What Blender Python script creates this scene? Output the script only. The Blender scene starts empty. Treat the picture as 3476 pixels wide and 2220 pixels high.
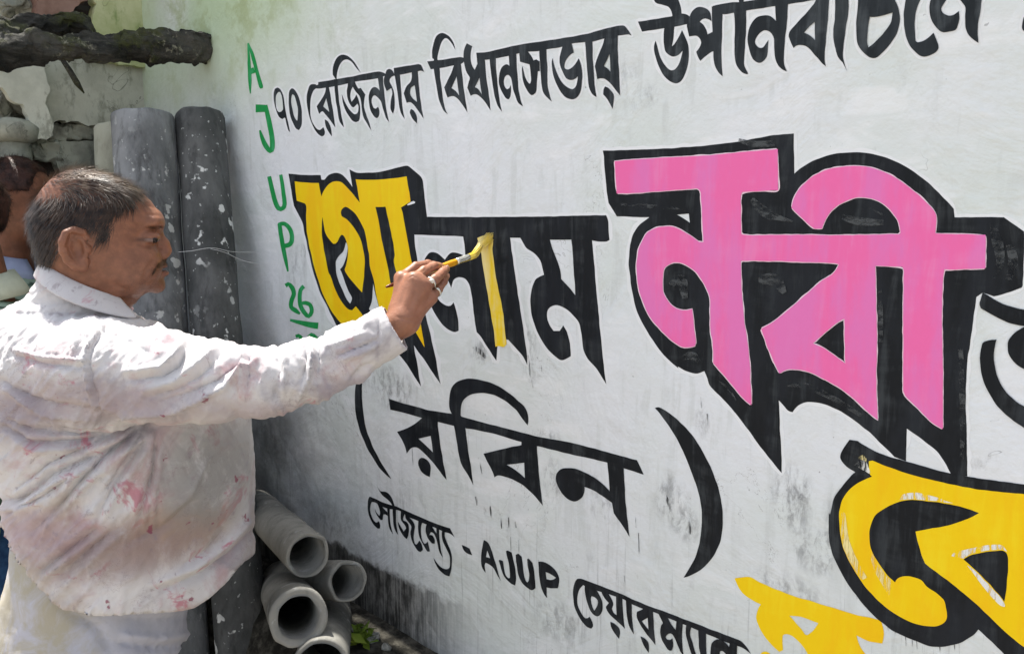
import bpy, bmesh, math, random
import numpy as np
from mathutils import Vector, Matrix, noise
from mathutils.geometry import tessellate_polygon
random.seed(7); np.random.seed(7)
S = bpy.context.scene
R = math.radians
# ------------------------------------------------------------ camera
CAM = Vector((1.16, -1.16, 1.5))
YAW, PITCH, FPX, CX, CY = R(43.5), R(7.5), 2743.0, 1738.0, 1110.0
FH = Vector((-math.sin(YAW), math.cos(YAW), 0)); RT = Vector((math.cos(YAW), math.sin(YAW), 0))
FW = FH*math.cos(PITCH) - Vector((0, 0, math.sin(PITCH)))
UP = RT.cross(FW)
cd = bpy.data.cameras.new('camera'); cam = bpy.data.objects.new('camera', cd)
S.collection.objects.link(cam); S.camera = cam
cd.sensor_width = 36; cd.lens = FPX/3476*36; cd.clip_start = .05; cd.clip_end = 2000
cam.matrix_world = Matrix((RT.to_4d(), UP.to_4d(), (-FW).to_4d(), (0, 0, 0, 1))).transposed()
cam.location = CAM
# ------------------------------------------------------------ light
SUN_EL, SUN_DIR = R(66), Vector((-0.995, 0.03, 0)).normalized()
w = bpy.data.worlds.new('World'); S.world = w; w.use_nodes = True
nt = w.node_tree; sk = nt.nodes.new('ShaderNodeTexSky'); sk.sky_type = 'NISHITA'; sk.sun_disc = False
sk.sun_elevation = SUN_EL; sk.sun_rotation = math.atan2(SUN_DIR.x, SUN_DIR.y)
sk.dust_density = 2.0
hs = nt.nodes.new('ShaderNodeHueSaturation'); hs.inputs['Saturation'].default_value = .45   # hazy white tropical sky
nt.links.new(sk.outputs[0], hs.inputs['Color']); nt.links.new(hs.outputs[0], nt.nodes['Background'].inputs[0]); nt.nodes['Background'].inputs[1].default_value = .15
sl = bpy.data.lights.new('sun', 'SUN'); sl.energy = 5.0; sl.angle = R(.5); sl.color = (1, .95, .87)
so = bpy.data.objects.new('sun', sl); S.collection.objects.link(so)
sv = Vector((SUN_DIR.x*math.cos(SUN_EL), SUN_DIR.y*math.cos(SUN_EL), math.sin(SUN_EL)))
so.rotation_euler = sv.to_track_quat('Z', 'Y').to_euler(); so.location = (0, 0, 6)
S.view_settings.view_transform = 'Standard'; S.view_settings.look = 'None'
S.view_settings.gamma = 1; S.view_settings.exposure = 0.92
S.cycles.use_denoising = True
S.cycles.max_bounces = 6
# ------------------------------------------------------------ helpers
def ray(px, py): return RT*((px-CX)/FPX) - UP*((py-CY)/FPX) + FW
def AT(px, py, d): return CAM + ray(px, py)*d            # point of a pixel at a depth in metres
def ONY(px, py, y=0.0):                                  # point of a pixel on the wall plane
    r = ray(px, py); return CAM + r*((y-CAM.y)/r.y)
def ONX(px, py, x):
    r = ray(px, py); return CAM + r*((x-CAM.x)/r.x)
def link(name, me, m=None, parent=None, smooth=False):
    o = bpy.data.objects.new(name, me); S.collection.objects.link(o)
    if m is not None:
        for k in (m if isinstance(m, (list, tuple)) else [m]): me.materials.append(k)
    if parent is not None: o.parent = parent
    if smooth: me.polygons.foreach_set('use_smooth', [True]*len(me.polygons))
    return o
def mesh(V, F, name='mesh'):
    me = bpy.data.meshes.new(name); me.from_pydata([tuple(v) for v in V], [], F); me.update(); return me
def tag(o, label=None, cat=None, group=None, kind=None):
    if label: o['label'] = label
    if cat: o['category'] = cat
    if group: o['group'] = group
    if kind: o['kind'] = kind
    return o
def empty(name, loc, label, cat, group=None):
    o = bpy.data.objects.new(name, None); S.collection.objects.link(o); o.location = loc
    o.empty_display_size = .05
    return tag(o, label, cat, group)
def child(name, me, m, root, smooth=False):               # mesh given in world coordinates, root an Empty without rotation
    me.transform(Matrix.Translation(-root.location)); return link(name, me, m, root, smooth)
class NT:
    def __init__(s, name):
        s.m = bpy.data.materials.new(name); s.m.use_nodes = True
        s.t = s.m.node_tree; s.b = s.t.nodes['Principled BSDF']; s.b.inputs['Roughness'].default_value = .8
        s.co = s.n('ShaderNodeTexCoord').outputs['Object']
    def n(s, k, **kw):
        x = s.t.nodes.new(k)
        for a, v in kw.items(): setattr(x, a, v)
        return x
    def put(s, sock, v):
        if isinstance(v, bpy.types.NodeSocket): s.t.links.new(v, sock)
        elif isinstance(v, (tuple, list)) and sock.type == 'RGBA' and len(v) == 3: sock.default_value = (*v, 1)
        else: sock.default_value = v
    def math(s, op, a, b=0.0, c=None, clamp=False):
        x = s.n('ShaderNodeMath', operation=op, use_clamp=clamp); s.put(x.inputs[0], a); s.put(x.inputs[1], b)
        if c is not None: s.put(x.inputs[2], c)
        return x.outputs[0]
    def noise(s, scale=5., detail=4., rough=.55, stretch=None, co=None, dist=0., off=None):
        co = co or s.co
        if stretch or off:
            mp = s.n('ShaderNodeMapping'); s.put(mp.inputs[0], co)
            if stretch: mp.inputs['Scale'].default_value = stretch
            if off: mp.inputs['Location'].default_value = off
            co = mp.outputs[0]
        x = s.n('ShaderNodeTexNoise'); s.put(x.inputs['Vector'], co); x.inputs['Scale'].default_value = scale
        x.inputs['Detail'].default_value = detail; x.inputs['Roughness'].default_value = rough
        x.inputs['Distortion'].default_value = dist
        return x.outputs['Fac']
    def ramp(s, f, lo, hi, a=0., b=1.):
        x = s.n('ShaderNodeMapRange', interpolation_type='SMOOTHSTEP'); s.put(x.inputs[0], f)
        for i, v in enumerate((lo, hi, a, b)): x.inputs[i+1].default_value = v
        return x.outputs[0]
    def mix(s, f, a, b):
        x = s.n('ShaderNodeMix', data_type='RGBA'); s.put(x.inputs[0], f); s.put(x.inputs[6], a); s.put(x.inputs[7], b)
        return x.outputs[2]
    def xyz(s, co=None):
        x = s.n('ShaderNodeSeparateXYZ'); s.put(x.inputs[0], co or s.co); return x.outputs
    def bump(s, h, strength=.3, dist=.01):
        x = s.n('ShaderNodeBump'); x.inputs['Strength'].default_value = strength; x.inputs['Distance'].default_value = dist
        s.put(x.inputs['Height'], h); s.t.links.new(x.outputs[0], s.b.inputs['Normal'])
    def out(s, col=None, rough=None, spec=None):
        if col is not None: s.put(s.b.inputs['Base Color'], col)
        if rough is not None: s.put(s.b.inputs['Roughness'], rough)
        if spec is not None: s.put(s.b.inputs['Specular IOR Level'], spec)
        return s.m
def simple(name, c1, c2, scale=8., rough=.8, stretch=None, bump=.2, lo=.35, hi=.65, bd=.004, spec=.3):
    t = NT(name); f = t.noise(scale, 6, .6, stretch)
    t.bump(t.noise(scale*4, 5, .6, stretch), bump, bd)
    return t.out(t.mix(t.ramp(f, lo, hi), c1, c2), rough, spec)
# ------------------------------------------------------------ the ground (raised bank along the wall) 
def ss(a, b, x):
    t = max(0., min(1., (x-a)/(b-a))); return t*t*(3-2*t)
BANK = ONY(1270, 2205, -.10).z
def ground_z(x, y):
    z = BANK*ss(-.42, -.16, y)*ss(4.0, 1.2, x)
    return z + .012*noise.noise((x*3, y*3, 0)) + .006*noise.noise((x*11, y*11, 3))
def axis(lo, hi, step, far):
    a = list(np.arange(lo, hi+1e-6, step)); g = step
    left = []; v = lo
    while v > -far: g *= 1.6; v -= g; left.append(v)
    g = step; right = []; v = hi
    while v < far: g *= 1.6; v += g; right.append(v)
    return left[::-1] + a + right
gx, gy = axis(-2.0, 2.0, .04, 900), axis(-1.2, .08, .04, 900)
GV = [(x, y, ground_z(x, y) if abs(x) < 60 and abs(y) < 60 else 0) for y in gy for x in gx]
nx = len(gx)
GF = [(j*nx+i, j*nx+i+1, (j+1)*nx+i+1, (j+1)*nx+i) for j in range(len(gy)-1) for i in range(nx-1)]
t = NT('dry_earth'); gX, gY, gZ = t.xyz()
dc = t.mix(t.ramp(t.noise(6, 6, .65), .38, .64), (.20, .17, .13), (.32, .285, .235))
shade_mask = t.math('MULTIPLY', t.ramp(gY, -.55, -.25), t.ramp(gX, .9, .3))
dc = t.mix(shade_mask, dc, t.mix(t.ramp(t.noise(22, 6, .7), .40, .68), (.016, .015, .012), (.10, .094, .078)))  # deep shade around the pipe pile put into the soil colour
t.bump(t.noise(30, 6, .7), .6, .012); gm = t.out(dc, .95, .2)
tag(link('ground', mesh(GV, GF), gm, smooth=True), kind='structure')
# ------------------------------------------------------------ the painted wall
def box(x0, x1, y0, y1, z0, z1):
    V = [(x, y, z) for z in (z0, z1) for y in (y0, y1) for x in (x0, x1)]
    return V, [(0, 2, 3, 1), (4, 5, 7, 6), (0, 1, 5, 4), (2, 6, 7, 3), (0, 4, 6, 2), (1, 3, 7, 5)]
t = NT('whitewash')
X, Y, Z = t.xyz()
big = t.noise(2.2, 4, .6); mid = t.noise(9, 5, .6)
col = t.mix(t.ramp(big, .35, .65), (.66, .715, .70), (.735, .765, .80))
col = t.mix(t.math('MULTIPLY', t.ramp(mid, .52, .72), .35), col, (.80, .83, .86))
pt = t.noise(3.4, 5, .62, dist=1.2, off=(5, 0, 3))            # patchy whitewash in broad smears
br = t.noise(7, 4, .6, stretch=(.8, 1, 4), dist=.5); bv = t.noise(8, 4, .6, stretch=(5, 1, .7), dist=.4)
col = t.mix(t.math('MULTIPLY', t.math('MULTIPLY', t.ramp(br, .46, .64), t.ramp(pt, .44, .60)), .55), col, (.84, .86, .885))
col = t.mix(t.math('MULTIPLY', t.math('MULTIPLY', t.ramp(bv, .50, .66), t.ramp(pt, .56, .42)), .42), col, (.54, .575, .57))
ck = t.math('ABSOLUTE', t.math('SUBTRACT', t.noise(2.6, 6, .72, dist=.8, off=(2, 0, 9)), .5))
col = t.mix(t.math('MULTIPLY', t.math('MULTIPLY', t.ramp(ck, .0022, .0), t.ramp(t.noise(3, 3, .5, off=(7, 0, 4)), .52, .60)), .6), col, (.20, .20, .20))
nk = t.noise(34, 4, .6, stretch=(1, 1, .5), off=(3, 0, 3))
col = t.mix(t.math('MULTIPLY', t.math('MULTIPLY', t.ramp(nk, .66, .70), t.ramp(pt, .50, .60)), .35), col, (.46, .48, .47))
zE = ONY(1227, 1890).z; zS = ONY(1700, 1560).z
# grey grime that grows towards the foot of the wall
gr = t.noise(14, 6, .68, stretch=(3.2, 1, .55)); gr2 = t.noise(5, 6, .7)
low = t.ramp(Z, zE-.02, zS+.22, 1., 0.)
f = t.math('MULTIPLY', t.math('MULTIPLY', t.ramp(gr, .47, .74), t.ramp(gr2, .42, .66)), t.math('ADD', low, .05))
col = t.mix(t.math('MULTIPLY', f, .75), col, (.20, .205, .215))
col = t.mix(t.math('MULTIPLY', low, .22), col, (.43, .445, .45))
drip = t.noise(9, 5, .62, stretch=(9, 1, .35), off=(3, 0, 0))
col = t.mix(t.math('MULTIPLY', t.math('MULTIPLY', t.ramp(drip, .58, .70), low), .42), col, (.16, .17, .18))
drip2 = t.noise(9, 6, .6, stretch=(26, 1, .5), off=(1, 0, 6)); dm = t.noise(3.2, 3, .5, off=(4, 0, 8))
col = t.mix(t.math('MULTIPLY', t.math('MULTIPLY', t.math('MULTIPLY', t.ramp(drip2, .60, .70), t.ramp(dm, .46, .60)), low), .6), col, (.11, .115, .12))
# fine dark specks and nicks
sp = t.noise(95, 2, .5); sp2 = t.noise(6, 3, .6, off=(9, 0, 2))
col = t.mix(t.math('MULTIPLY', t.math('MULTIPLY', t.ramp(sp, .70, .76), t.ramp(sp2, .50, .60)), .55), col, (.14, .14, .14))
# smudges rubbed into the wall, each where it is
SP = [(2110, 270, 60, 75, .30), (2180, 330, 60, 40, .45), (1330, 1320, 75, 70, .8), (1240, 1270, 40, 40, .5),
      (1640, 1195, 50, 40, .75), (1800, 1215, 40, 90, .45), (1850, 1480, 45, 30, .6), (1790, 1120, 22, 22, .6), (2690, 1690, 70, 110, .85),
      (2770, 1870, 90, 80, .7), (2660, 2000, 140, 60, .55), (2385, 1425, 30, 60, .55), (2280, 1700, 60, 90, .7),
      (2050, 1720, 60, 50, .5), (1880, 1630, 40, 70, .55), (2330, 1780, 45, 60, .6), (1900, 2110, 90, 70, .6), (2290, 2120, 80, 60, .4),
      (1030, 850, 26, 22, .6), (1000, 905, 40, 60, .4), (1140, 1790, 70, 60, .5), (2850, 1780, 60, 120, .5), (3330, 1560, 60, 40, .4)]
gn = t.noise(34, 7, .74, stretch=(1.6, 1, .8), dist=.4)
for px, py, rx, ry, k in SP:
    a, b, c = ONY(px, py), ONY(px+rx, py), ONY(px, py+ry)
    u = t.math('MULTIPLY', t.math('SUBTRACT', X, a.x), 1/abs(b.x-a.x)); v = t.math('MULTIPLY', t.math('SUBTRACT', Z, a.z), 1/abs(c.z-a.z))
    d = t.math('ADD', t.math('MULTIPLY', u, u), t.math('MULTIPLY', v, v))
    d = t.ramp(d, 0., 1.7, 1., 0.)
    col = t.mix(t.math('MULTIPLY', t.math('MULTIPLY', d, t.ramp(gn, .42, .66)), k), col, (.17, .175, .185))
# moss and algae in the upper corner
ms = t.noise(7, 7, .7); ms2 = t.noise(2.5, 3, .5, off=(4, 0, 1), stretch=(1, 1, .6))
zM = ONY(700, 150).z
reg = t.math('MULTIPLY', t.ramp(Z, zM-.32, zM+.10), t.ramp(X, -.15, -1.05))
col = t.mix(t.math('MULTIPLY', reg, t.ramp(ms2, .24, .56)), col, (.49, .61, .41))
col = t.mix(t.math('MULTIPLY', t.math('MULTIPLY', reg, t.ramp(ms, .47, .62)), .75), col, (.36, .43, .22))
col = t.mix(t.math('MULTIPLY', t.math('MULTIPLY', t.ramp(X, -1.1, -1.6), t.ramp(Z, 1.2, 1.9)), .35), col, (.48, .52, .42))
# bare, dirty plinth below the whitewash
e = t.math('ADD', Z, t.math('MULTIPLY', t.math('SUBTRACT', t.noise(16, 5, .65), .5), .09))
pl = t.ramp(e, zE-.012, zE+.012, 1., 0.)
pdn = t.math('ADD', t.math('MULTIPLY', t.noise(11, 7, .72, stretch=(2.2, 1, .8)), .6), t.math('MULTIPLY', t.noise(10, 6, .65, stretch=(14, 1, .5)), .4))
pd = t.mix(t.ramp(pdn, .42, .60), (.035, .035, .033), t.mix(t.ramp(X, -.75, -.1), (.13, .13, .12), (.33, .33, .32)))
shade_mask = t.math('MULTIPLY', t.math('MULTIPLY', t.ramp(X, -.42, -.85), t.ramp(Z, 1.35, .85)), t.ramp(t.noise(6, 5, .65, off=(6, 0, 1)), .30, .62))
col = t.mix(t.math('MULTIPLY', shade_mask, .7), col, (.13, .13, .135))  # shade in the corner by the pipes, painted into the wall colour
left = t.math('MULTIPLY', pl, t.ramp(X, .02, -.32))
col = t.mix(left, col, pd)
t.bump(t.math('ADD', t.noise(40, 6, .6), t.math('ADD', t.math('MULTIPLY', t.noise(7, 3, .5), 2.6), t.math('MULTIPLY', t.ramp(pt, .42, .58), .5))), .6, .005)
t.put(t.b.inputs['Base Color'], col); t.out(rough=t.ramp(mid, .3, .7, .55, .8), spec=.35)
M_WALL = t.m
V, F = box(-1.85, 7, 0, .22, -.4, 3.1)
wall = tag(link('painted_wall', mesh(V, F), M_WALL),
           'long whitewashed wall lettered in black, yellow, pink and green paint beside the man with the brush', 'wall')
# ------------------------------------------------------------ painted letters, traced on the wall
def paint(name, c, dry, rough, tint=None):
    t = NT(name)
    f0 = t.noise(7, 5, .6, stretch=(.8, 1, 3.5), dist=.6); f1 = t.noise(9, 6, .66, stretch=(5, 1, .6), off=(4, 0, 2), dist=.5)
    f = t.math('ADD', t.math('MULTIPLY', f0, .35), t.math('MULTIPLY', f1, .65)); g = t.noise(60, 4, .6, stretch=(1.5, 1, .6))
    col = t.mix(t.ramp(f, .47, .64), c, dry)
    if tint: col = t.mix(t.math('MULTIPLY', t.ramp(t.noise(5, 5, .62, stretch=(3, 1, .8)), .44, .62), .8), col, tint)
    t.bump(g, .25, .002)
    return t.out(col, t.ramp(f, .35, .7, rough, min(1, rough+.25)), .18)
M_BLACK = paint('black_paint', (.0065, .0085, .0115), (.040, .046, .051), .5, (.014, .017, .023))
M_SOFT = paint('thin_black_paint', (.013, .017, .021), (.066, .078, .087), .5, (.030, .037, .044))
M_YEL = paint('yellow_paint', (.90, .61, .003), (.91, .67, .012), .4, (.90, .53, .003))
M_WET = paint('fresh_yellow_paint', (.88, .62, .01), (.86, .72, .22), .25, (.84, .74, .40))
M_PINK = paint('pink_paint', (.86, .155, .42), (.85, .215, .485), .45, (.76, .195, .51))
M_WHT = paint('white_touch_up_paint', (.80, .82, .84), (.72, .75, .77), .5)
M_HALO = paint('white_halo_paint', (.79, .815, .84), (.74, .77, .785), .5)
M_PALE = paint('pale_edge_paint', (.86, .66, .76), (.80, .74, .80), .5)
M_GREEN = paint('green_paint', (.014, .29, .07), (.05, .38, .15), .5)
def scrub(name, c, lo, hi, stretch):
    t = NT(name); a = t.noise(22, 6, .7, stretch=stretch); b = t.noise(60, 3, .6, stretch=stretch)
    t.put(t.b.inputs['Alpha'], t.ramp(t.math('ADD', t.math('MULTIPLY', a, .7), t.math('MULTIPLY', b, .3)), lo, hi)); return t.out(c, .6, .2)
M_SCW = scrub('dry_white_paint', (.78, .79, .76), .44, .54, (4, 1, .6)); M_SCY = scrub('dry_pale_yellow_paint', (.86, .74, .34), .45, .56, (5, 1, .5))
M_SCB = scrub('thin_black_drips', (.05, .052, .055), .46, .58, (6, 1, .4)); M_SCG = scrub('streaky_grey_paint', (.070, .077, .082), .44, .60, (1, 1, 2.2))
TILE = dict(A=(900, 150, 4), B=(1420, 60, 4), C=(1800, 60, 4), D=(2150, 0, 4), E=(2600, 0, 4), F=(2874, 0, 4), G=(960, 540, 4),
            H=(960, 900, 4), I=(1360, 700, 3.202), J=(1360, 1000, 3.202), K=(2020, 440, 3.202), L=(2640, 440, 3.202), M=(2100, 820, 3.202),
            N=(2724, 700, 3.202), O=(2300, 1160, 3.202), P=(2724, 1160, 3.202), Q=(2724, 1480, 3.202), T=(2724, 1740, 3.202),
            S=(1180, 1240, 3.202), U=(1800, 1300, 2.262), V=(1200, 1620, 4), W=(1550, 1780, 4), X=(1900, 1836, 3.43), Y=(2450, 1836, 4),
            Z=(780, 100, 2.563), a=(860, 560, 2.403))
def parse(txt):
    t = None; P = []; C = []; num = []
    for k in txt.replace('!', ' ! ').split():
        if k in TILE: t = TILE[k]
        elif k == '!': C[-1] = True
        else:
            num.append(float(k))
            if len(num) == 2:
                P.append((t[0]+num[0]/t[2], t[1]+num[1]/t[2])); C.append(False); num = []
    return P, C
def smooth(P, C, step=5.0):
    n = len(P); out = []
    for i in range(n):
        p0, p1, p2, p3 = (Vector(P[(i+k) % n]) for k in (-1, 0, 1, 2))
        L = (p2-p1).length
        t1 = (p2-p0)*.5; t2 = (p3-p1)*.5
        if t1.length > L: t1 *= L/t1.length
        if t2.length > L: t2 *= L/t2.length
        if C[i]: t1 = (p2-p1) if C[(i+1) % n] else (p2-p1)*1.5 - t2*.5
        if C[(i+1) % n]: t2 = (p2-p1) if C[i] else (p2-p1)*1.5 - t1*.5
        m = max(1, int(L/step)) if not (C[i] and C[(i+1) % n]) else max(1, int(L/24))
        for j in range(m):
            u = j/m; h = u*u*(3-2*u)
            out.append(p1*(1-h) + p2*h + t1*(u**3-2*u*u+u) + t2*(u**3-u*u))
    res = []
    for p in out:                                          # hand-painted wobble
        a = noise.noise((p.x*.03, p.y*.03, 1.7)); b = noise.noise((p.x*.03, p.y*.03, 9.1))
        res.append(Vector((p.x+a*1.6, p.y+b*1.6)))
    return res
LAYER = [0.0]
def poly(V, F, txts, lift):
    rings = []
    for q in txts:
        r = smooth(*parse(q)); rings.append([ONY(p.x, p.y, -lift) for p in r])
    base = len(V)
    flat = [p for r in rings for p in r]
    tri = tessellate_polygon([[Vector((p.x, p.z, 0)) for p in r] for r in rings])
    V += flat
    for a, b, c in tri:
        n = (flat[b]-flat[a]).cross(flat[c]-flat[a])
        F.append((base+a, base+b, base+c) if n.y < 0 else (base+a, base+c, base+b))
def stroke_pts(txt):
    t = None; P = []; num = []
    for k in txt.split():
        if k in TILE: t = TILE[k]
        else:
            num.append(float(k))
            if len(num) == 3: P.append((t[0]+num[0]/t[2], t[1]+num[1]/t[2], num[2]/t[2])); num = []
    return P
def stroke(V, F, pts, lift, closed=False):
    P = [Vector(p) for p in pts]; out = []; n = len(P)
    for i in range(n if closed else n-1):
        g = (lambda k: P[(i+k) % n]) if closed else (lambda k: P[max(0, min(n-1, i+k))])
        p0, p1, p2, p3 = g(-1), g(0), g(1), g(2); m = max(1, int((p2-p1).xy.length/6))
        for j in range(m):
            u = j/m
            out.append(.5*((2*p1)+(p2-p0)*u+(2*p0-5*p1+4*p2-p3)*u*u+(3*p1-p0-3*p2+p3)*u**3))
    if not closed: out.append(P[-1])
    L = len(out); base = len(V)
    for i, p in enumerate(out):
        a, b = (out[(i-1) % L], out[(i+1) % L]) if closed else (out[max(0, i-1)], out[min(L-1, i+1)])
        d = (b-a).xy
        d = d.normalized() if d.length > 1e-6 else Vector((1, 0))
        nrm = Vector((-d.y, d.x))*(max(p.z, .5)*.5)
        k = .6*noise.noise((p.x*.05, p.y*.05, 4))
        e = random.random()*.00009; V.append(ONY(p.x+nrm.x+k, p.y+nrm.y+k, -lift-e)); V.append(ONY(p.x-nrm.x+k, p.y-nrm.y+k, -lift-e))
    for i in range(L if closed else L-1):
        j = (i+1) % L; q = (base+2*i, base+2*i+1, base+2*j+1, base+2*j)
        nn = (V[q[1]]-V[q[0]]).cross(V[q[3]]-V[q[0]]); F.append(q if nn.y < 0 else q[::-1])
def word(name, m, polys=(), strokes=(), lift=.0012, parent=None, label=None, outline=None, halo=None):
    lift *= .42; V, F = [], []; k = 0
    if halo:
        HV, HF = [], []
        for s in polys:
            r = smooth(*parse(s.split('|')[0]))[::3]; stroke(HV, HF, [(p.x, p.y, halo*(.7+.9*abs(noise.noise((p.x*.02, p.y*.02, 8))))) for p in r], .00018+k*.000004, True); k += 1
    k = 0
    for s in polys:
        poly(V, F, [q for q in s.split('|')], lift+k*.00006); k += 1
    for s in strokes: stroke(V, F, stroke_pts(s), lift+k*.00006); k += 1
    if outline:
        for s in polys:
            for q in s.split('|'):
                r = smooth(*parse(q))
                stroke(V, F, [(p.x, p.y, outline*(.55+.9*abs(noise.noise((p.x*.02, p.y*.02, 5))))) for p in r[::2]], lift+k*.00006, True); k += 1
    o = link(name, mesh(V, F), m, parent or wall)
    if label: o['label'] = label
    if halo: link('touch_up', mesh(HV, HF), M_HALO, o)
    return o
# ---- headline
word('painted_number', M_SOFT, [
 'A 165 595 205 620 240 690 262 790 280 900 300 1010 340 1195! 322 1185 290 1090 270 1000 235 1020 190 990 150 900 120 770 118 670 135 610|A 180 655 150 700 145 790 155 880 185 925 225 915 245 890 240 800 220 700 200 655',
 'A 365 600 410 635 460 730 490 850 500 980 492 1100 455 1168 420 1150 370 1060 335 930 322 780 325 660|A 370 685 355 740 365 860 395 980 432 1042 445 980 443 880 425 780 395 700'],
 label='small black number at the start of the top line', halo=15)
word('painted_word', M_SOFT, [
 'A 610 560 575 650 566 770 580 900 610 1020 660 1140 720 1225 770 1258 805 1235 812 1190 790 1130! 740 1168 690 1140 640 1060 612 950 612 820 630 700 660 630 700 600! 690 550!',
 'A 610 560! 720 555 722 520! 950 480 1110 455 1540 375 1600 385 1640 405! 1630 430 1560 450 1530 470! 1215 515! 1110 540 990 565 760 605 700 605!',
 'A 825 590! 865 585! 890 720 920 920 955 1135! 880 1030 820 960 780 915 735 955! 700 850! 750 770 800 690 820 630|A 830 740! 785 850! 870 925!',
 'A 805 1025! 850 1050 890 1130 910 1255! 860 1190 820 1110',
 'A 920 420! 920 330 945 240 985 175 1040 148 1110 165 1190 230 1250 310 1297 392! 1240 330 1170 250 1110 215 1060 225 1010 290 980 370 970 440 970 480! 955 475!',
 'A 930 480! 980 475! 1000 720 1025 920 1070 1135! 1010 1050 985 940 965 800 950 680',
 'A 1120 480! 1210 490! 1225 540 1270 610 1300 600! 1360 690! 1345 760 1340 850 1370 950 1440 1172! 1390 1100 1340 1000 1310 880 1300 780 1280 710 1230 650 1190 580! 1165 640 1155 720 1175 785! 1215 730 1235 690! 1270 770 1287 880 1285 1000 1270 1050 1235 1063 1180 1040 1120 960 1070 850 1040 680! 1090 800 1150 900 1210 955 1255 930 1265 850 1250 810! 1200 862 1180 855 1140 790 1115 720 1108 640 1120 560',
 'A 1530 440! 1600 430! 1610 600 1640 850 1685 1065! 1640 1000 1600 880 1570 780 1520 720 1480 700 1450 740 1445 800 1470 870 1495 880 1530 850! 1548 900 1548 970 1520 1005 1480 985 1430 900 1410 800 1410 690 1440 610 1480 585 1520 600 1555 640!',
 'A 1635 400 1650 355 1695 340 1740 375 1755 430 1720 445 1690 480 1690 520 1720 580 1745 660 1755 760 1755 880 1738 945! 1705 880 1705 780 1725 680 1710 600! 1650 640! 1620 560 1612 480',
 'A 1760 420! 1830 415! 1840 600 1860 830 1898 1020! 1850 940 1815 820 1790 650',
 'A 1748 328! 1960 295 2080 272 2115 285 2160 380! 2120 365 2080 370 1990 390 1840 415 1755 435!',
 'A 1990 380! 2072 365! 2085 560 2110 800 2148 1015! 2080 910 2020 830 1970 790 1920 800! 1880 670! 1920 580 1980 500|A 2030 560! 1975 600 1965 680 2000 740 2060 790!',
 'A 1980 885! 2020 910 2060 990 2060 1080! 2000 1010 1965 930'], label='first black word of the top line', halo=15)
word('painted_word', M_SOFT, [
 'B 190 555! 188 450 210 340 250 250 310 212 360 220 430 270 480 350 502 440! 450 350 400 295 360 288 310 350 280 450 265 530 262 580! 215 570!',
 'B 118 598! 300 580 560 540 615 550! 620 600 560 640! 480 655 300 690! 170 705!',
 'B 215 560! 262 560! 290 700 300 850 330 1050 355 1220 400 1312! 340 1260 290 1150 255 1000 230 820 210 690',
 'B 490 640! 575 625! 600 820 630 1050 665 1295! 600 1190 540 1110 480 1070 430 1075 400 1088! 370 1010 350 950! 400 850 450 740|B 520 800! 450 960! 510 1000 555 1060!',
 'B 660 350! 735 390! 715 480 712 580 730 650 765 715! 800 630! 790 485! 890 480! 910 640 930 850 960 1080 985 1265! 920 1170 850 1090 780 1045 710 1065! 668 960! 685 880 700 820 660 750 630 660 615 550 620 450|B 830 820! 765 945! 810 970 860 1050!',
 'B 790 485! 950 470 1300 385 1920 290 2240 235 2500 165 2700 115 2780 110 2815 130 2860 190 2897 250! 2860 235 2700 250 2530 290 2360 330! 2080 355 1960 400 1740 435 1640 455 1470 470 1240 520 1050 560 905 575!',
 'B 965 550! 1050 540! 1058 760 1090 1050 1133 1285! 1070 1180 1030 1050 1000 850',
 'B 1230 490! 1330 470! 1338 720 1365 1000 1390 1120 1422 1212! 1350 1150 1300 1020 1270 900 1255 820 1220 780 1180 800 1160 860 1170 930 1205 975 1235 960! 1250 920! 1258 1000 1245 1080 1222 1113 1180 1090 1120 980 1090 880 1100 760 1140 670 1195 635 1235 660!',
 'B 1380 460 1470 450! 1530 520 1560 585! 1600 570! 1645 600! 1650 730! 1625 735! 1615 830 1605 960 1590 1020 1540 1055 1490 1010 1440 920 1410 800 1405 700 1412 660! 1440 780 1480 870 1515 905 1530 860 1525 760 1510 640! 1380 600!',
 'B 1640 430! 1740 420! 1750 700 1760 950 1790 1080 1815 1145! 1760 1100 1700 1030 1680 940 1660 750',
 'B 1960 390! 2080 350! 2110 480! 2060 510 2000 590 1985 660 1995 700 2040 710 2090 680 2140 620 2175 555! 2210 650 2225 760 2222 880 2200 1000 2160 1080 2090 1112 1990 1080 1900 950 1840 800 1812 640 1825 550! 1850 660 1890 770 1950 880 2020 950 2090 972 2140 930 2160 860 2165 800! 2130 830 2070 850 2010 830 1960 740 1925 640 1918 560 1930 480',
 'C 735 240! 838 230! 850 550 870 900 900 1085! 840 1040 800 960 780 800 755 480',
 'C 1010 280! 1050 160! 1185 160! 1190 500 1210 850 1220 1060! 1160 990 1080 890 1000 830 910 838! 875 660! 930 500 985 370|C 1080 490! 998 665! 1050 700 1088 740!',
 'C 1015 935! 1060 960 1120 1030 1137 1080 1120 1245! 1060 1130 990 1050! 995 980'], label='second black word of the top line', halo=15)
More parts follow.
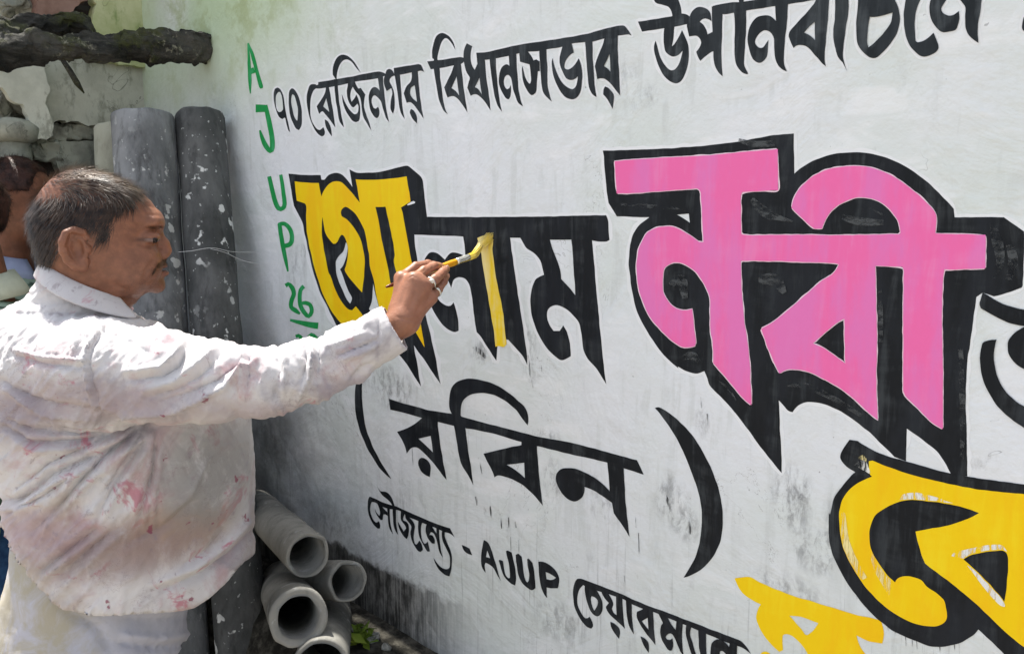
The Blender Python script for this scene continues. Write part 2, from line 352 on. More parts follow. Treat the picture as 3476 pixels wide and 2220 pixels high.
word('painted_word', M_SOFT, [
 'D 270 -20! 600 -20! 640 80 655 180 640 240 580 250 525 245! 520 170 480 100 400 75 310 50',
 'D 65 298! 300 265 530 225 650 190! 720 200 770 235! 770 320 680 340 560 370! 420 390 118 433!',
 'D 425 370! 560 360! 545 500 522 635! 560 600 620 500 660 412! 710 520 745 620 750 740 740 880 700 1010 640 1110 580 1138 500 1110 410 1030 340 890 295 740 283 640 300 555! 330 650 370 780 430 890 500 955 560 950 610 890 650 780 665 690! 610 755 540 775 480 750 430 700 412 600 413 480',
 'D 730 330 760 240 800 160 860 110 920 100 990 125 1045 180 1065 300! 1030 275 975 255 930 270 900 300! 950 340 990 410 1005 475! 1075 440! 1090 700! 1060 710 990 760 912 832! 880 780 853 710! 900 640 922 580 900 525 850 490 760 500! 735 400',
 'D 1065 90! 1210 170! 1205 400 1195 700 1200 900 1210 1040! 1150 980 1100 880 1085 700',
 'D 1080 88! 1280 45 1440 35! 1500 30! 1780 -20! 2500 -30! 2480 2! 2100 65 1920 90 1530 150 1370 175 1210 195 1070 120!',
 'D 1430 -20! 1500 -20! 1500 60 1530 130! 1528 400 1510 700 1505 880 1560 1000 1545 1010 1480 985 1400 890 1375 750 1375 500 1380 300 1365 175! 1440 100!',
 'D 1925 60! 2100 50! 2085 300 2055 600 2045 850 2085 980! 2020 945 1950 870 1920 760 1910 600 1900 510 1850 440 1780 418 1720 450 1670 520 1655 580 1680 630 1725 655 1770 640 1810 580 1833 545! 1830 650 1815 760 1780 820 1730 855 1680 850 1620 800 1580 700 1550 550 1560 430 1600 330 1680 240 1780 212 1860 225 1935 290!',
 'E 650 60! 680 0! 690 -20! 860 -20! 840 300 820 500 800 700 800 820 818 905! 740 840 620 700 540 630 450 615 400 630 375 660! 340 590 310 500! 320 440 370 375 480 250 580 140|E 662 300! 515 445! 600 490 665 550!',
 'E 940 -20! 1125 -20! 1115 200 1075 450 1050 650 1050 800 1105 975! 1040 850! 980 780 940 660 912 520 915 400 935 250',
 'E 1255 -20! 1740 -20! 1790 100 1815 200 1815 300 1780 450 1700 580 1600 700 1510 780 1455 795 1390 775 1290 680 1240 590 1225 450 1230 250|E 1410 235! 1480 235 1600 210 1720 175! 1690 320 1600 450 1480 580 1390 650! 1375 560 1385 400',
 'E 1900 -20! 2110 -20! 2060 100 2025 220 2020 400 2035 560 2060 578 2140 560 2210 510 2275 450! 2320 560 2343 650 2310 710 2230 755 2140 775 2070 750 1980 660 1910 530 1880 400 1870 250 1880 100',
 'F 1150 -20! 1370 -20! 1310 70 1285 130 1310 180 1380 215 1450 205 1500 170 1525 150! 1530 250 1510 340 1480 410 1400 435 1300 440 1230 390 1160 290 1125 180 1125 70',
 'F 1520 -20! 1835 -20! 1815 150 1790 300 1780 400 1782 500 1790 590! 1730 550 1650 470 1615 380 1610 250 1612 110 1570 40',
 'F 2600 200! 2408 230! 2390 300 2380 370 2390 410 2408 430! 2600 450!'], label='third black word of the top line, cut by the upper edge', halo=20)
# ---- first name, half filled with yellow
w1 = word('painted_word', M_BLACK, [
 'G 78 202! 300 218 515 220! 525 280! 570 280 620 225 710 190 790 210 870 280 945 380! 905 140! 1000 185 1150 190 1350 170 1550 120 1680 92 1720 105 1800 180 1880 250 1905 310 1930 550 1955 800! 1780 810! 1785 1030! 1800 1200 1830 1430 1860 1700 1920 2050 1985 2300 2050 2590 2140 3058! 2060 2930 1960 2780 1780 2530! 1855 2976 1875 3089! 1800 2976 1690 2800 1540 2605! 1400 2440! 900 2420! 775 2340! 700 2200 620 2040 520 1840 440 1620 390 1440 330 1170 300 1030 270 870 190 710 150 640!|G 860 1130 880 1200 865 1330 820 1440 775 1500! 800 1545 880 1770 940 1890 915 1960! 850 1870 770 1690 730 1560 720 1400 760 1320 820 1250|G 1225 1690! 1300 2000 1320 2080! 1220 2130! 1170 2030! 1210 1920',
 'I 30 115! 500 118 1000 118 1500 115 1900 105 2235 100! 2255 160 2268 370! 2240 385 2170 385 2080 372! 2110 720 2140 1050 2175 1420 2200 1660 2235 1935! 2130 1770 2030 1650 1985 1550 1950 1300 1920 1240 1840 1150 1760 1095 1690 1077 1630 1095 1595 1140 1595 1220 1620 1290 1665 1355! 1730 1355! 1770 1295! 1810 1380 1840 1500 1848 1630! 1755 1675 1690 1640 1580 1530 1480 1350 1430 1200 1410 1050 1425 900 1460 800 1500 770 1555 750! 1545 680 1520 600 1460 520 1370 460 1330 400 1300 345! 1190 345! 1210 500 1250 780 1300 1120 1340 1380 1370 1600 1378 1725! 1330 1640 1270 1560 1170 1455! 1060 1420! 1040 1680! 960 1560 880 1430 825 1365! 800 1200 775 1000 745 850 700 790 630 772 580 800 560 850 550 890! 510 800 470 750 420 760 385 850 390 985! 430 1040 500 1080 545 1080 575 1045! 600 1110 625 1230 630 1350! 580 1365 500 1330 420 1240 330 1080 270 900 250 700 260 580 300 515 340 500 400 515 480 585! 520 530 560 505 620 510 700 548! 690 400 680 330! 145 310! 150 400 180 600 110 650! 60 400!|I 1620 365! 1855 365! 1875 600 1900 965! 1820 870 1745 790! 1730 690 1690 560 1640 430'],
 label='first name in thick black letters, partly filled with yellow', halo=22)
YG = ['G 160 305! 340 325 490 330! 500 400 525 510! 560 430 620 350 700 308 790 312 860 370 940 460 1000 540 1045 595! 990 275! 1200 285 1400 275 1560 255 1680 238! 1735 580! 1605 660! 1640 800 1720 1250 1790 1620 1860 2150 1925 2555! 1830 2400 1760 2290! 1600 2200 1400 2150! 1325 2080! 1290 1940 1230 1620! 1180 1450 1165 1260 1110 980 1060 860 990 750 900 670 850 650 800 690 790 740 800 775 870 820 940 900 1010 1000 1060 1110 1095 1240 1110 1400 1105 1540 1098 1640 1075 1810! 1000 1730 900 1610 840 1510 855 1450 882 1350 885 1230 870 1130 840 1060 800 1030 770 1060 740 1130 690 1155 630 1090 580 1000 555 900 540 790! 530 850 530 1000 545 1150 580 1350 620 1536 650 1590 720 1790 800 1940 880 2030 940 2050! 990 2000! 1060 2090 1120 2185! 1000 2280 870 2300 850 2290 680 2090 560 1870 470 1610 430 1480 360 1180 330 1000 320 800 320 640 300 605! 190 570!']
word('colour_fill', M_YEL, YG, lift=.0022, parent=w1, label='bright yellow fill')
word('inner_stroke', M_BLACK, ['G 1255 655! 1330 655 1390 650! 1450 900 1520 1290 1510 1390 1540 1540 1570 1650! 1530 1720 1460 1680! 1440 1540 1400 1350 1330 1010 1290 800'], lift=.0032, parent=w1)
word('touch_up', M_WHT, ['G 1740 585! 1775 572 1800 590 1790 605! 1700 628 1690 618!'], lift=.0034, parent=w1)
word('wet_stroke', M_WET, ['I 835 350! 890 325 950 322 1000 345 1008 400 1000 470 1020 650 1060 900 1110 1150 1150 1500! 1120 1530 1075 1518 1030 1528! 1000 1280 940 920 875 520!'], lift=.0026, parent=w1, label='stroke of yellow paint still wet under the brush')
# ---- second name, pink
w2 = word('painted_word', M_BLACK, [
 'K 83 232! 600 215 1100 185 1550 135 1900 70 2160 48! 2165 480! L 250 420 400 335 580 275 800 250 1000 262 1200 315 1400 410 1600 550 1760 700 1915 860! 1925 955! N 2100 120 2190 122! 2408 275! 2412 400 2405 620 2392 860! 2380 885! 2240 940 2080 980! 1960 940! 1890 990! 1870 1150 1840 1350 1820 1537 P 1800 150 1780 450 1775 700 1785 1000 1790 1460! 1620 1445! 1540 1300 1450 1180 1300 1060 1200 990 1133 945! 1125 1295! 1000 1250! 840 1090 700 960 500 810 300 700 150 660 O 1400 655 1330 680 1280 720 1250 765! 1200 745 1150 690 1100 635! 1110 900 1130 1200 1132 1425! 1050 1330 900 1140 750 930 550 680 400 530 345 465 320 390 290 320! 200 345 100 320 0 270 M 650 1380 480 1220 300 960 200 760 150 560 115 300 110 200 130 0 K 385 1250 410 1140 480 1040 590 955! 235 945! 145 800! 120 600 100 400 95 290!|K 890 925! 1020 915! 1030 1015! 960 965'],
 label='second name in big pink letters with a black shadow', halo=26)
word('grey_streaks', M_SCG, strokes=['K 280 815 30 500 830 44 800 850 36 980 880 10', 'K 1700 760 60 1850 900 110 2000 960 60 2150 1000 20', 'K 1560 120 40 1750 160 70 1960 150 60', 'L 850 850 8 980 860 18 1080 895 22 1180 950 10', 'L 700 950 60 900 1000 90 1150 1010 60', 'N 2040 180 30 2110 350 120 2150 600 90 2080 780 40', 'N 2250 420 80 2290 600 110 2240 800 70', 'N 840 900 40 850 1200 56 850 1480 40', 'M 560 480 60 680 420 120 720 620 60', 'M 1520 420 90 1700 420 140 1800 560 60', 'P 1720 80 50 1730 400 60 1740 900 60 1730 1300 40', 'O 1200 480 20 1400 480 60 1700 620 60 2000 800 40', 'O 450 420 20 560 520 24 640 640 12', 'M 700 1260 60 800 1240 90 880 1300 50'], lift=.0034, parent=w2)  # lighter grey lines and patches over the black
PK = ['K 215 345! 700 310 1200 285 1500 255 1985 215! 1990 660! 1600 680! 1585 720 1590 1140! 1700 1150 L 200 1145 700 1150 1330 1135! 1335 1110 1310 1000 1250 910 1200 850 1090 775 950 740 830 745 680 810 580 890 520 980 480 1080! 400 1080! 300 1000 150 850! 190 720 260 620 400 500 560 430 780 400 950 405 1120 450 1300 540 1500 690 1650 830 1715 920 1722 1000 1715 1130! 2258 1145! 2260 1300 2255 1510! N 1700 688 1540 685! 1530 750 1515 1100 1520 1537 P 1525 300 1525 950! 1400 870 1250 720 1130 600 1095 530! 1098 0 N 1095 1400 1098 900 1100 700 1085 660! 790 648! 795 900 805 1300 810 1537 P 800 400 815 700 818 850! 700 750 500 570 300 440 100 340 0 310 O 1300 300 1200 300 1110 345! 1060 240 1000 80 M 1700 1330 1620 1150 1550 950! 1650 890 1800 780 2000 610 2200 430 2310 365 2360 310 2395 255! 2340 235 2000 225 1700 212 1330 210! 1330 350 1350 700 1370 900 1400 1100 1430 1400 O 790 380 803 690! 700 600 560 430 450 300 385 235! 380 0 M 1000 1000 995 800 995 650 970 550 920 450 850 340 760 270 680 235 600 225 540 255 495 300 480 400 485 550 530 640 600 710 700 750 800 735! 815 900 838 1100 825 1135! 770 1150 680 1140 560 1060 430 930 320 780 240 590 205 430 195 250 215 100 250 10 K 560 1130 640 1080 720 1055 810 1055 900 1080 1030 1150 1130 1225! 1178 1225! 1165 1000 1150 700 1135 660 1100 640! 1000 650 600 680 235 697!|N 455 1225! 380 1265 250 1370 115 1490! P 250 85 350 150 465 235! 462 100']
word('edge_highlight', M_PALE, PK, lift=.0018, parent=w2, outline=8)
word('colour_fill', M_PINK, PK, lift=.0036, parent=w2, label='bubble-gum pink fill')
# ---- third name, yellow, lower right
w3 = word('painted_word', M_BLACK, [
 'Q 510 38! 600 50! 720 130 900 210 1115 270 1500 380 1800 440 2408 525 2700 560! T 2700 1700! 2250 1600! 2100 1440 1910 1265! 1850 1330 1720 1410 1550 1450 1400 1450 1250 1400 1000 1290 850 1180 700 1040 550 850 450 700 370 540 310 400 285 220 290 0 Q 300 850 340 680 420 560 520 440 575 390! 480 330 415 260 410 210 440 140'],
 lift=.0015, label='yellow letter with a thick black outline in the lower right corner')
YB = ['Q 720 270! 760 265! 1000 360 1300 450 1700 540 2000 590 2408 630 2700 660! T 2700 1650! 2400 1450! 2200 1290 1900 1000 1650 790 1450 640 1330 550! 1290 440 1250 300 1230 205! 1350 180 1600 130 1780 70 1920 0! Q 1800 790 1600 740 1400 710 1200 692 1060 710 900 780 790 860 745 960 725 1080 740 1200 780 1300 T 800 500 850 580 930 680 1005 755! 1030 715 1090 690 1180 690 1290 730 1350 800 1450 870 1530 940 1560 1040 1570 1130 1540 1190 1480 1225 1400 1232 1250 1210 1080 1140 900 1020 750 880 630 730 540 580 450 400 410 230 400 100 400 0 Q 405 800 440 680 520 570 620 500 755 440! 725 400|T 1750 505! 1850 450 2000 425 2160 408 2220 440 2238 520 2225 750 2195 965! 2130 880 2000 740 1870 610']
word('colour_fill', M_YEL, YB, lift=.0027, parent=w3, label='deep yellow fill')
word('bare_patch', M_SCW, ['Q 565 315! 640 250 690 270! 720 350 745 420!', 'Q 1060 690! 1100 630 1250 615 1400 650 1640 730! 1400 700 1200 684!',
      'T 1620 470! 1660 430 1960 360 2150 350 2225 425! 2160 398 2000 412 1850 440 1750 495!', 'T 1790 570! 1860 615 1990 745 2130 890 2190 975! 2200 1020 2140 1000 2000 850 1880 690'], lift=.0034, parent=w3)
word('wet_stroke', M_SCY, ['Q 600 245! 650 205 690 235 690 275! 640 255', 'T 405 20! 460 0 480 150 520 330 600 520 700 700! 640 720 545 575 455 400 415 230',
      'T 760 420! 800 520 880 640 960 740 940 900! 880 800 790 640 750 520'], lift=.0038, parent=w3)
word('drips', M_SCB, strokes=['T %d %d 10 %d %d 8 %d %d 3' % (x, y, x+4, y+l*.5, x+6, y+l) for x, y, l in ((1120, 1330, 120), (1190, 1370, 150), (1240, 1390, 90), (1300, 1410, 130), (1345, 1425, 80), (1420, 1440, 110), (1490, 1445, 70), (1560, 1440, 120), (1650, 1425, 90), (1700, 1410, 120), (1010, 1290, 110), (930, 1240, 80))], lift=.0010, parent=w3)
word('drips', M_SCB, strokes=['V 1775 400 30 1785 470 34 1792 545 8', 'V 1855 390 14 1865 480 22 1875 560 4', 'V 1990 490 12 2005 600 26 2020 690 30', 'V 2100 540 16 2105 620 20 2095 690 24', 'V 2195 600 10 2205 680 14', 'V 1660 260 20 1668 320 24 1675 380 5', 'V 2130 800 5 2135 900 6 2138 1000 3', 'V 2240 850 7 2243 950 9 2246 1020 4', 'U 1040 860 14 1065 930 26 1078 985 5', 'U 800 880 5 806 1000 6 812 1110 2', 'U 830 1150 4 834 1260 5 836 1350 2', 'S 700 900 4 705 1000 5 715 1120 2', 'S 1420 1000 6 1440 1080 9 1460 1180 3', 'U 1215 1060 12 1222 1110 22 1228 1160 4', 'J 790 570 30 850 610 44 930 690 26', 'J 1380 660 26 1400 820 20 1440 1020 4', 'J 1480 680 4 1520 750 9 1535 840 4', 'X 750 400 5 760 500 6 762 600 3', 'X 920 100 4 924 180 5 926 220 2', 'O 250 600 8 255 650 8 258 720 3', 'O 320 780 12 335 880 22 330 1000 4'], lift=.0008)
word('painted_word', M_BLACK, [
 'N 1960 940! 2010 965 2150 1050 2300 1100 2450 1130! 2450 1310! 2390 1300 2250 1270 2100 1200 1940 1110! 1925 1060',
 'P 1945 60 1970 5 2110 -25! 2085 80 2080 150 2090 250 2130 400 2200 530 2320 650 2450 720! 2450 960! 2400 930 2280 850 2120 700 2000 500 1945 350 1930 200 1935 110',
 'P 2240 -10 2290 -80 2380 -150 2450 -170! 2450 310! 2380 280 2300 220 2240 130 2230 50'], lift=.003, label='black letter cut by the right edge')
# ---- bracketed nickname
word('painted_bracket', M_BLACK, ['S 195 95! 160 190 155 330 165 480 200 680 260 850 340 1020 410 1120 475 1235! 430 1200 330 1090 240 950 160 780 100 590 78 420 78 280 100 180 140 120'], label='opening bracket')
word('painted_word', M_BLACK, [
 'S 445 362! 650 425 900 490 1130 525 1250 560 1700 680 2100 780 2408 835 U 500 505 700 560 820 592! 872 702! 800 680 710 650! 590 610 350 555 60 485 S 2060 880! 1900 835! 1800 805 1600 745 1280 680! 1150 655! 980 615! 820 575! 650 525 465 480!',
 'S 820 560! 980 580! 985 700 1010 880 1040 1060 1075 1245! 1000 1150 900 1020 800 925 740 890 690 895 642 955! 610 850 538 718! 680 665|S 905 768! 768 798! 850 870 925 945!',
 'S 805 1000 850 1015 890 1060 903 1120 895 1215! 850 1195 800 1150 770 1080 775 1025',
 'S 1130 525! 1105 450 1105 350 1130 240 1190 180 1300 148 1420 155 1580 200 1750 300 1890 420 1945 490 1962 570 1955 650! 1900 580 1830 480 1700 380 1560 315 1430 300 1330 320 1265 370 1235 440 1230 570! 1235 590!',
 'S 1130 520! 1235 550! 1280 680 1300 850 1330 1050 1367 1300! 1310 1190 1245 1090 1215 1000 1190 850 1160 680',
 'S 1890 800! 2055 850! 2065 1000 2080 1200 2120 1525! 2040 1430 1930 1320 1800 1240 1680 1200 1630 1195 1597 1217! 1570 1140 1475 960! 1700 905 1890 865!|S 1920 1055! 1730 1080! 1830 1140 1925 1225!',
 'U 590 590! 718 620! 725 800 740 1000 763 1178! 700 1080 640 1000! 625 920! 560 870 480 820 420 795! 415 840 395 880 345 907 290 890 240 840 200 760 200 700 230 665 280 652 350 660 440 695 540 760 610 830!'], label='black nickname between brackets')
word('painted_bracket', M_BLACK, ['U 955 190! 990 185 1080 240 1200 350 1310 500 1390 660 1450 830 1475 980 1475 1120 1450 1240 1390 1350 1310 1430 1230 1475 1175 1493! 1220 1420 1270 1330 1300 1220 1315 1100 1310 930 1270 770 1200 590 1120 420 1030 280'], label='closing bracket')
# ---- credit line
word('painted_word', M_BLACK, [
 'V 215 258! 300 290 400 340 520 380 580 395 750 470 1000 580 1200 655 1310 690! 1375 812! 1310 760 1240 740! 1100 680 900 600 740 530 640 460 570 440 450 420 350 380 300 345 240 330!',
 'V 215 258 260 275 280 330! 250 330 230 370 228 440 250 530 280 590 305 612 345 590! 362 640 360 690! 330 695 270 640 220 540 193 420 192 340 200 290',
 'V 318 95! 340 150 370 185 430 195 480 225 530 300 560 400! 530 395! 500 340 450 290 390 240 350 180',
 'V 290 420! 310 470 350 520! 360 480 350 420 320 355! 370 370 420 430 460 470! 465 520! 410 500 400 570! 375 580 330 530 300 470',
 'V 460 420! 495 420! 495 560 515 680 535 765! 490 690 470 580', 'V 530 410! 575 420! 580 580 590 690 605 780! 560 700 540 580',
 'V 640 450! 700 470! 680 540 680 580 720 600 745 640 755 720 740 800 720 835! 670 790 620 690 605 590! 640 660 680 735! 715 690! 700 650 650 580 640 520',
 'V 700 480! 750 530 800 590 830 660 825 740 815 820 830 900! 850 910 890 855! 920 900 940 980! 905 1010 860 980 800 880 775 760 785 670 750 610 710 550',
 'V 880 580! 940 590! 915 680 915 780 935 860 965 900 1005 870! 1040 1000! 1010 1005 950 920 890 800 875 690',
 'V 1000 630 1060 630! 1075 680 1130 760! 1125 680! 1165 690! 1165 800 1180 950 1210 1085! 1165 1010 1140 900 1120 820 1090 760 1055 740 1030 780! 1070 785 1100 840 1100 895! 1060 890 1010 830 980 740 980 680',
 'V 1205 700! 1240 720! 1240 800 1270 880 1320 1000 1335 1100 1330 1220 1305 1340! 1240 1320 1160 1250 1110 1170 1085 1090! 1140 1170 1200 1225 1260 1245 1300 1225 1310 1150 1300 1050 1260 960 1215 870 1200 790'], label='first black word of the bottom line')
word('painted_word', M_BLACK, ['V 1465 915! 1520 940 1575 965! 1612 1055! 1540 1030 1490 980',
 'W 370 208! 420 240 460 310 500 430 550 600 605 765! 560 690 500 590 440 545 395 520! 380 560 392 655! 350 590 332 500 335 400 350 290|W 415 350! 400 440! 455 455!',
 'W 670 355! 690 348 745 375! 775 500 800 640 808 740 797 825! 740 800 670 730 610 620 570 490! 580 478 625 495! 640 590 670 680 705 725 725 720 725 650 705 520 680 430',
 'W 805 410! 840 395! 885 435! 900 560 920 700 945 770 965 785 980 760 985 680 965 560 955 470! 970 460 1030 520! 1050 640 1065 760 1072 860! 1020 890 970 865 900 800 840 690 815 560',
 'W 1110 500! 1180 505 1270 550 1350 630 1390 730 1385 820 1370 865! 1300 865 1220 850! 1222 920 1232 995! 1180 930 1140 830 1120 700|W 1210 640! 1270 665 1345 720! 1290 750 1220 740!'], label='black capitals A J U P of the bottom line')
word('painted_word', M_BLACK, [
 'X 205 438! 260 440 450 510 700 610 1000 740 1300 850 1600 965 1900 1080 2060 1140 2130 1180 2230 1310! 2140 1250 2070 1220! 1980 1190! 1720 1085! 1500 990 1250 890 1080 820 900 760 700 660 480 590 340 540 290 520 260 500!',
 'X 205 438! 280 500! 270 510! 225 570 205 650 215 750 260 860 300 900 345 880! 380 940 388 990 370 1015 310 990 240 910 180 780 155 640 160 540 180 470',
 'X 290 510! 350 530! 420 560 470 640 495 720 495 800 470 860 435 875 390 850 340 770 305 660 290 580|X 370 640 400 650 440 690 440 740 405 805! 375 740 362 680',
 'X 480 575! 560 600! 610 680 625 740 610 780 625 830 660 860! 655 640! 728 660! 735 840 755 1020! 690 950 600 870 550 810 535 765! 570 720! 520 660',
 'X 590 940! 640 960 690 1010 700 1060 690 1135! 640 1070 595 990', 'X 768 660! 835 690! 840 850 862 1085! 810 990 780 870',
 'X 900 820! 960 790 1000 750! 1085 780! 1095 950 1105 1100 1115 1210! 1050 1130 960 1010 910 920 895 860|X 1025 890! 955 930! 1000 990 1035 1030!',
 'X 940 1105! 990 1130 1030 1190 1035 1295! 980 1220',
 'X 1140 830! 1250 880! 1300 970 1350 1035! 1360 900! 1430 920! 1425 1100 1430 1250 1445 1340! 1400 1280! 1360 1180 1310 1080 1270 1075 1235 1110 1250 1145 1280 1150 1310 1130! 1320 1220 1300 1275 1260 1260 1200 1170 1170 1060 1180 980 1200 955! 1180 910',
 'X 1470 970! 1535 990! 1520 1100 1550 1200 1590 1340! 1540 1340! 1490 1180 1470 1080', 'X 1615 1020! 1700 1050! 1705 1200 1710 1340! 1640 1340! 1620 1200',
 'X 1755 1280 1770 1190 1820 1145 1880 1145 1940 1190 1970 1230! 1980 1170! 2065 1200! 2060 1340! 1950 1340! 1900 1280 1865 1280 1860 1320 1870 1345! 1755 1345!'], label='last black word of the bottom line')
word('painted_word', M_YEL, ['Y 175 505! 250 490 390 490 520 560 700 640 950 735 1250 825 1500 900 1800 990 2160 1070! 2200 1250 2180 1385! 2050 1370 1930 1330 1830 1280! 1880 1430 1950 1536 2000 1620! 1180 1620! 1150 1500 1050 1370 960 1290 880 1260 830 1280 830 1480! 780 1500! 680 1410 560 1260 490 1120 470 1030 490 930 530 860! 430 810 320 740 240 650|Y 920 1010! 1080 1030 1310 1110! 1250 1200 1170 1270! 1130 1270 1070 1180',
      'Y 520 1536! 560 1500 620 1500 700 1560!'], lift=.0012, label='bare yellow letter without outline at the bottom')
# ---- small green letters down the left
for txt, st in (('green letter A', ['Z 158 125 8 168 300 22 175 450 24 178 560 6', 'Z 160 120 6 195 220 24 230 350 24 272 500 28 278 515 18', 'Z 165 375 36 215 355 40']),
                ('green letter J', ['Z 225 690 55 310 690 50', 'Z 310 660 26 340 800 34 365 930 34 370 1030 34 350 1060 30 310 1010 34 280 940 26 262 880 12']),
                ('green letter U', ['a 128 95 26 150 190 28 175 290 30 205 355 30 240 355 28 255 320 28 245 230 26 235 150 24 222 80 22']),
                ('green letter P', ['a 212 480 26 225 570 28 240 660 28 262 770 24 282 870 10', 'a 205 490 26 250 480 26 295 520 28 315 590 28 300 645 30 240 665 28']),
                ('green number 26 with a line under it', ['a 262 985 26 285 970 24 315 1000 30 330 1050 28 310 1110 28 308 1160 26 340 1185 30 380 1215 14', 'a 412 990 26 385 1020 26 378 1080 26 385 1150 28 420 1210 28 450 1235 26 475 1200 26 465 1145 26 425 1125 26 395 1130 20', 'a 300 1265 16 400 1290 30 470 1305 38 528 1312 42']),
                ('green figures half hidden by the sleeve', ['a 345 1400 22 370 1390 22 400 1430 26 410 1470 20', 'a 450 1430 30 475 1390 34 520 1420 24'])):
    word('painted_letter' if 'letter' in txt else 'painted_number', M_GREEN, strokes=[' '.join((k if j == 0 or j % 3 else str(float(k)*1.25)) for j, k in enumerate(q.split())) for q in st], label=txt)
# ------------------------------------------------------------ signed-distance modelling kit for bodies and clothes
f32 = np.float32
def A3(*v): return np.array(v, f32)
def smin(a, b, k):
    h = np.clip(.5+.5*(b-a)/k, 0, 1); return b+(a-b)*h-k*h*(1-h)
def smax(a, b, k): return -smin(-a, -b, k)
def cap(P, a, b, ra, rb):
    a = np.asarray(a, f32); b = np.asarray(b, f32); ba = b-a
    t = np.clip((P-a)@ba/max(1e-9, float(ba@ba)), 0, 1)
    return np.linalg.norm(P-a-t[:, None]*ba, axis=1)-(ra+(rb-ra)*t)
def chain(P, pts, k=.01):
    d = None
    for (a, ra), (b, rb) in zip(pts[:-1], pts[1:]):
        e = cap(P, a, b, ra, rb); d = e if d is None else smin(d, e, k)
    return d
def ell(P, c, r, rot=None):
    q = P-np.asarray(c, f32)
    if rot is not None: q = q@np.asarray(rot, f32)
    r = np.asarray(r, f32); k0 = np.linalg.norm(q/r, axis=1); k1 = np.linalg.norm(q/(r*r), axis=1)
    return k0*(k0-1)/np.maximum(k1, 1e-6)
def loft(P, rows, p=2.2, taper=0.):                       # rows: z, x-back, x-front, half width in y, centre y
    rows = sorted(rows); rows = np.array([r if len(r) == 5 else (*r, 0.) for r in rows], f32); z = P[:, 2]
    b, f, w, cy = (np.interp(z, rows[:, 0], rows[:, i]) for i in (1, 2, 3, 4))
    c = (b+f)/2; a = np.maximum((f-b)/2, .004); w = np.maximum(w, .004)
    x = (P[:, 0]-c)/a; y = np.abs(P[:, 1]-cy)/w
    if taper: y = y*(1+taper*np.clip(x, 0, 1)**2)
    q = (np.abs(x)**p+y**p)**(1/p)
    d = (q-1)*np.minimum(a, w)
    zo = np.maximum(rows[0, 0]-z, z-rows[-1, 0])
    return np.maximum(d, zo)
def grad(f, P, e=.0006):
    g = np.zeros_like(P)
    for s in ((1, -1, -1), (-1, -1, 1), (-1, 1, -1), (1, 1, 1)):
        s = np.array(s, f32); g += s*f(P+s*e)[:, None]
    return g/np.maximum(np.linalg.norm(g, axis=1)[:, None], 1e-9)
def nets(f, lo, hi, h, snap=2):
    lo = np.array(lo, f32); hi = np.array(hi, f32); B = 4
    nb = np.ceil((hi-lo)/(h*B)).astype(int)+1; n = nb*B
    bi = np.stack(np.meshgrid(*[np.arange(k) for k in nb], indexing='ij'), -1).reshape(-1, 3)
    d = f((lo+(bi*B+1.5)*h).astype(f32))
    V = np.repeat(np.repeat(np.repeat(d.reshape(nb), B, 0), B, 1), B, 2).astype(f32)
    act = bi[np.abs(d) < h*B*2.2]
    off = np.stack(np.meshgrid(*[np.arange(B)]*3, indexing='ij'), -1).reshape(-1, 3)
    for k in range(0, len(act), 4000):
        ii = (act[k:k+4000, None, :]*B+off[None]).reshape(-1, 3)
        V[ii[:, 0], ii[:, 1], ii[:, 2]] = f((lo+ii*h).astype(f32))
    neg = V < 0
    cs = np.zeros(np.array(n)-1, np.int8)
    sl = lambda a, k: slice(a, k-1+a)
    for a in (0, 1):
        for b in (0, 1):
            for c in (0, 1): cs += neg[sl(a, n[0]), sl(b, n[1]), sl(c, n[2])]
    cell = np.argwhere((cs > 0) & (cs < 8)); idx = -np.ones(np.array(n)-1, np.int32)
    idx[cell[:, 0], cell[:, 1], cell[:, 2]] = np.arange(len(cell))
    acc = np.zeros((len(cell), 3), f32); cnt = np.zeros(len(cell), f32)
    cor = [(a, b, c) for a in (0, 1) for b in (0, 1) for c in (0, 1)]
    for i, p in enumerate(cor):
        for q in cor[i+1:]:
            if sum(abs(x-y) for x, y in zip(p, q)) != 1: continue
            va = V[cell[:, 0]+p[0], cell[:, 1]+p[1], cell[:, 2]+p[2]]; vb = V[cell[:, 0]+q[0], cell[:, 1]+q[1], cell[:, 2]+q[2]]
            m = (va < 0) != (vb < 0); t = np.where(m, va/np.where(va == vb, 1, va-vb), 0)[:, None]
            pt = np.array(p, f32)+t*(np.array(q, f32)-np.array(p, f32)); acc += np.where(m[:, None], pt, 0); cnt += m
    P = (lo+(cell+acc/cnt[:, None])*h).astype(f32)
    Q = []
    for ax in range(3):
        o1, o2 = [(1, 2), (2, 0), (0, 1)][ax]
        a = [slice(None)]*3; b = [slice(None)]*3; a[ax] = slice(0, -1); b[ax] = slice(1, None)
        e = np.argwhere(neg[tuple(a)] != neg[tuple(b)])
        e = e[(e[:, o1] > 0) & (e[:, o2] > 0) & (e[:, o1] < n[o1]-1) & (e[:, o2] < n[o2]-1)]
        s = neg[e[:, 0], e[:, 1], e[:, 2]]
        def at(d1, d2):
            k = e.copy(); k[:, o1] -= d1; k[:, o2] -= d2; return idx[k[:, 0], k[:, 1], k[:, 2]]
        q = np.stack([at(1, 1), at(0, 1), at(0, 0), at(1, 0)], 1); q[~s] = q[~s][:, ::-1]
        Q.append(q[(q >= 0).all(1)])
    Q = np.concatenate(Q)
    for _ in range(snap):
        g = grad(f, P); P = P-g*np.clip(f(P), -h, h)[:, None]
    return P.astype(f32), Q
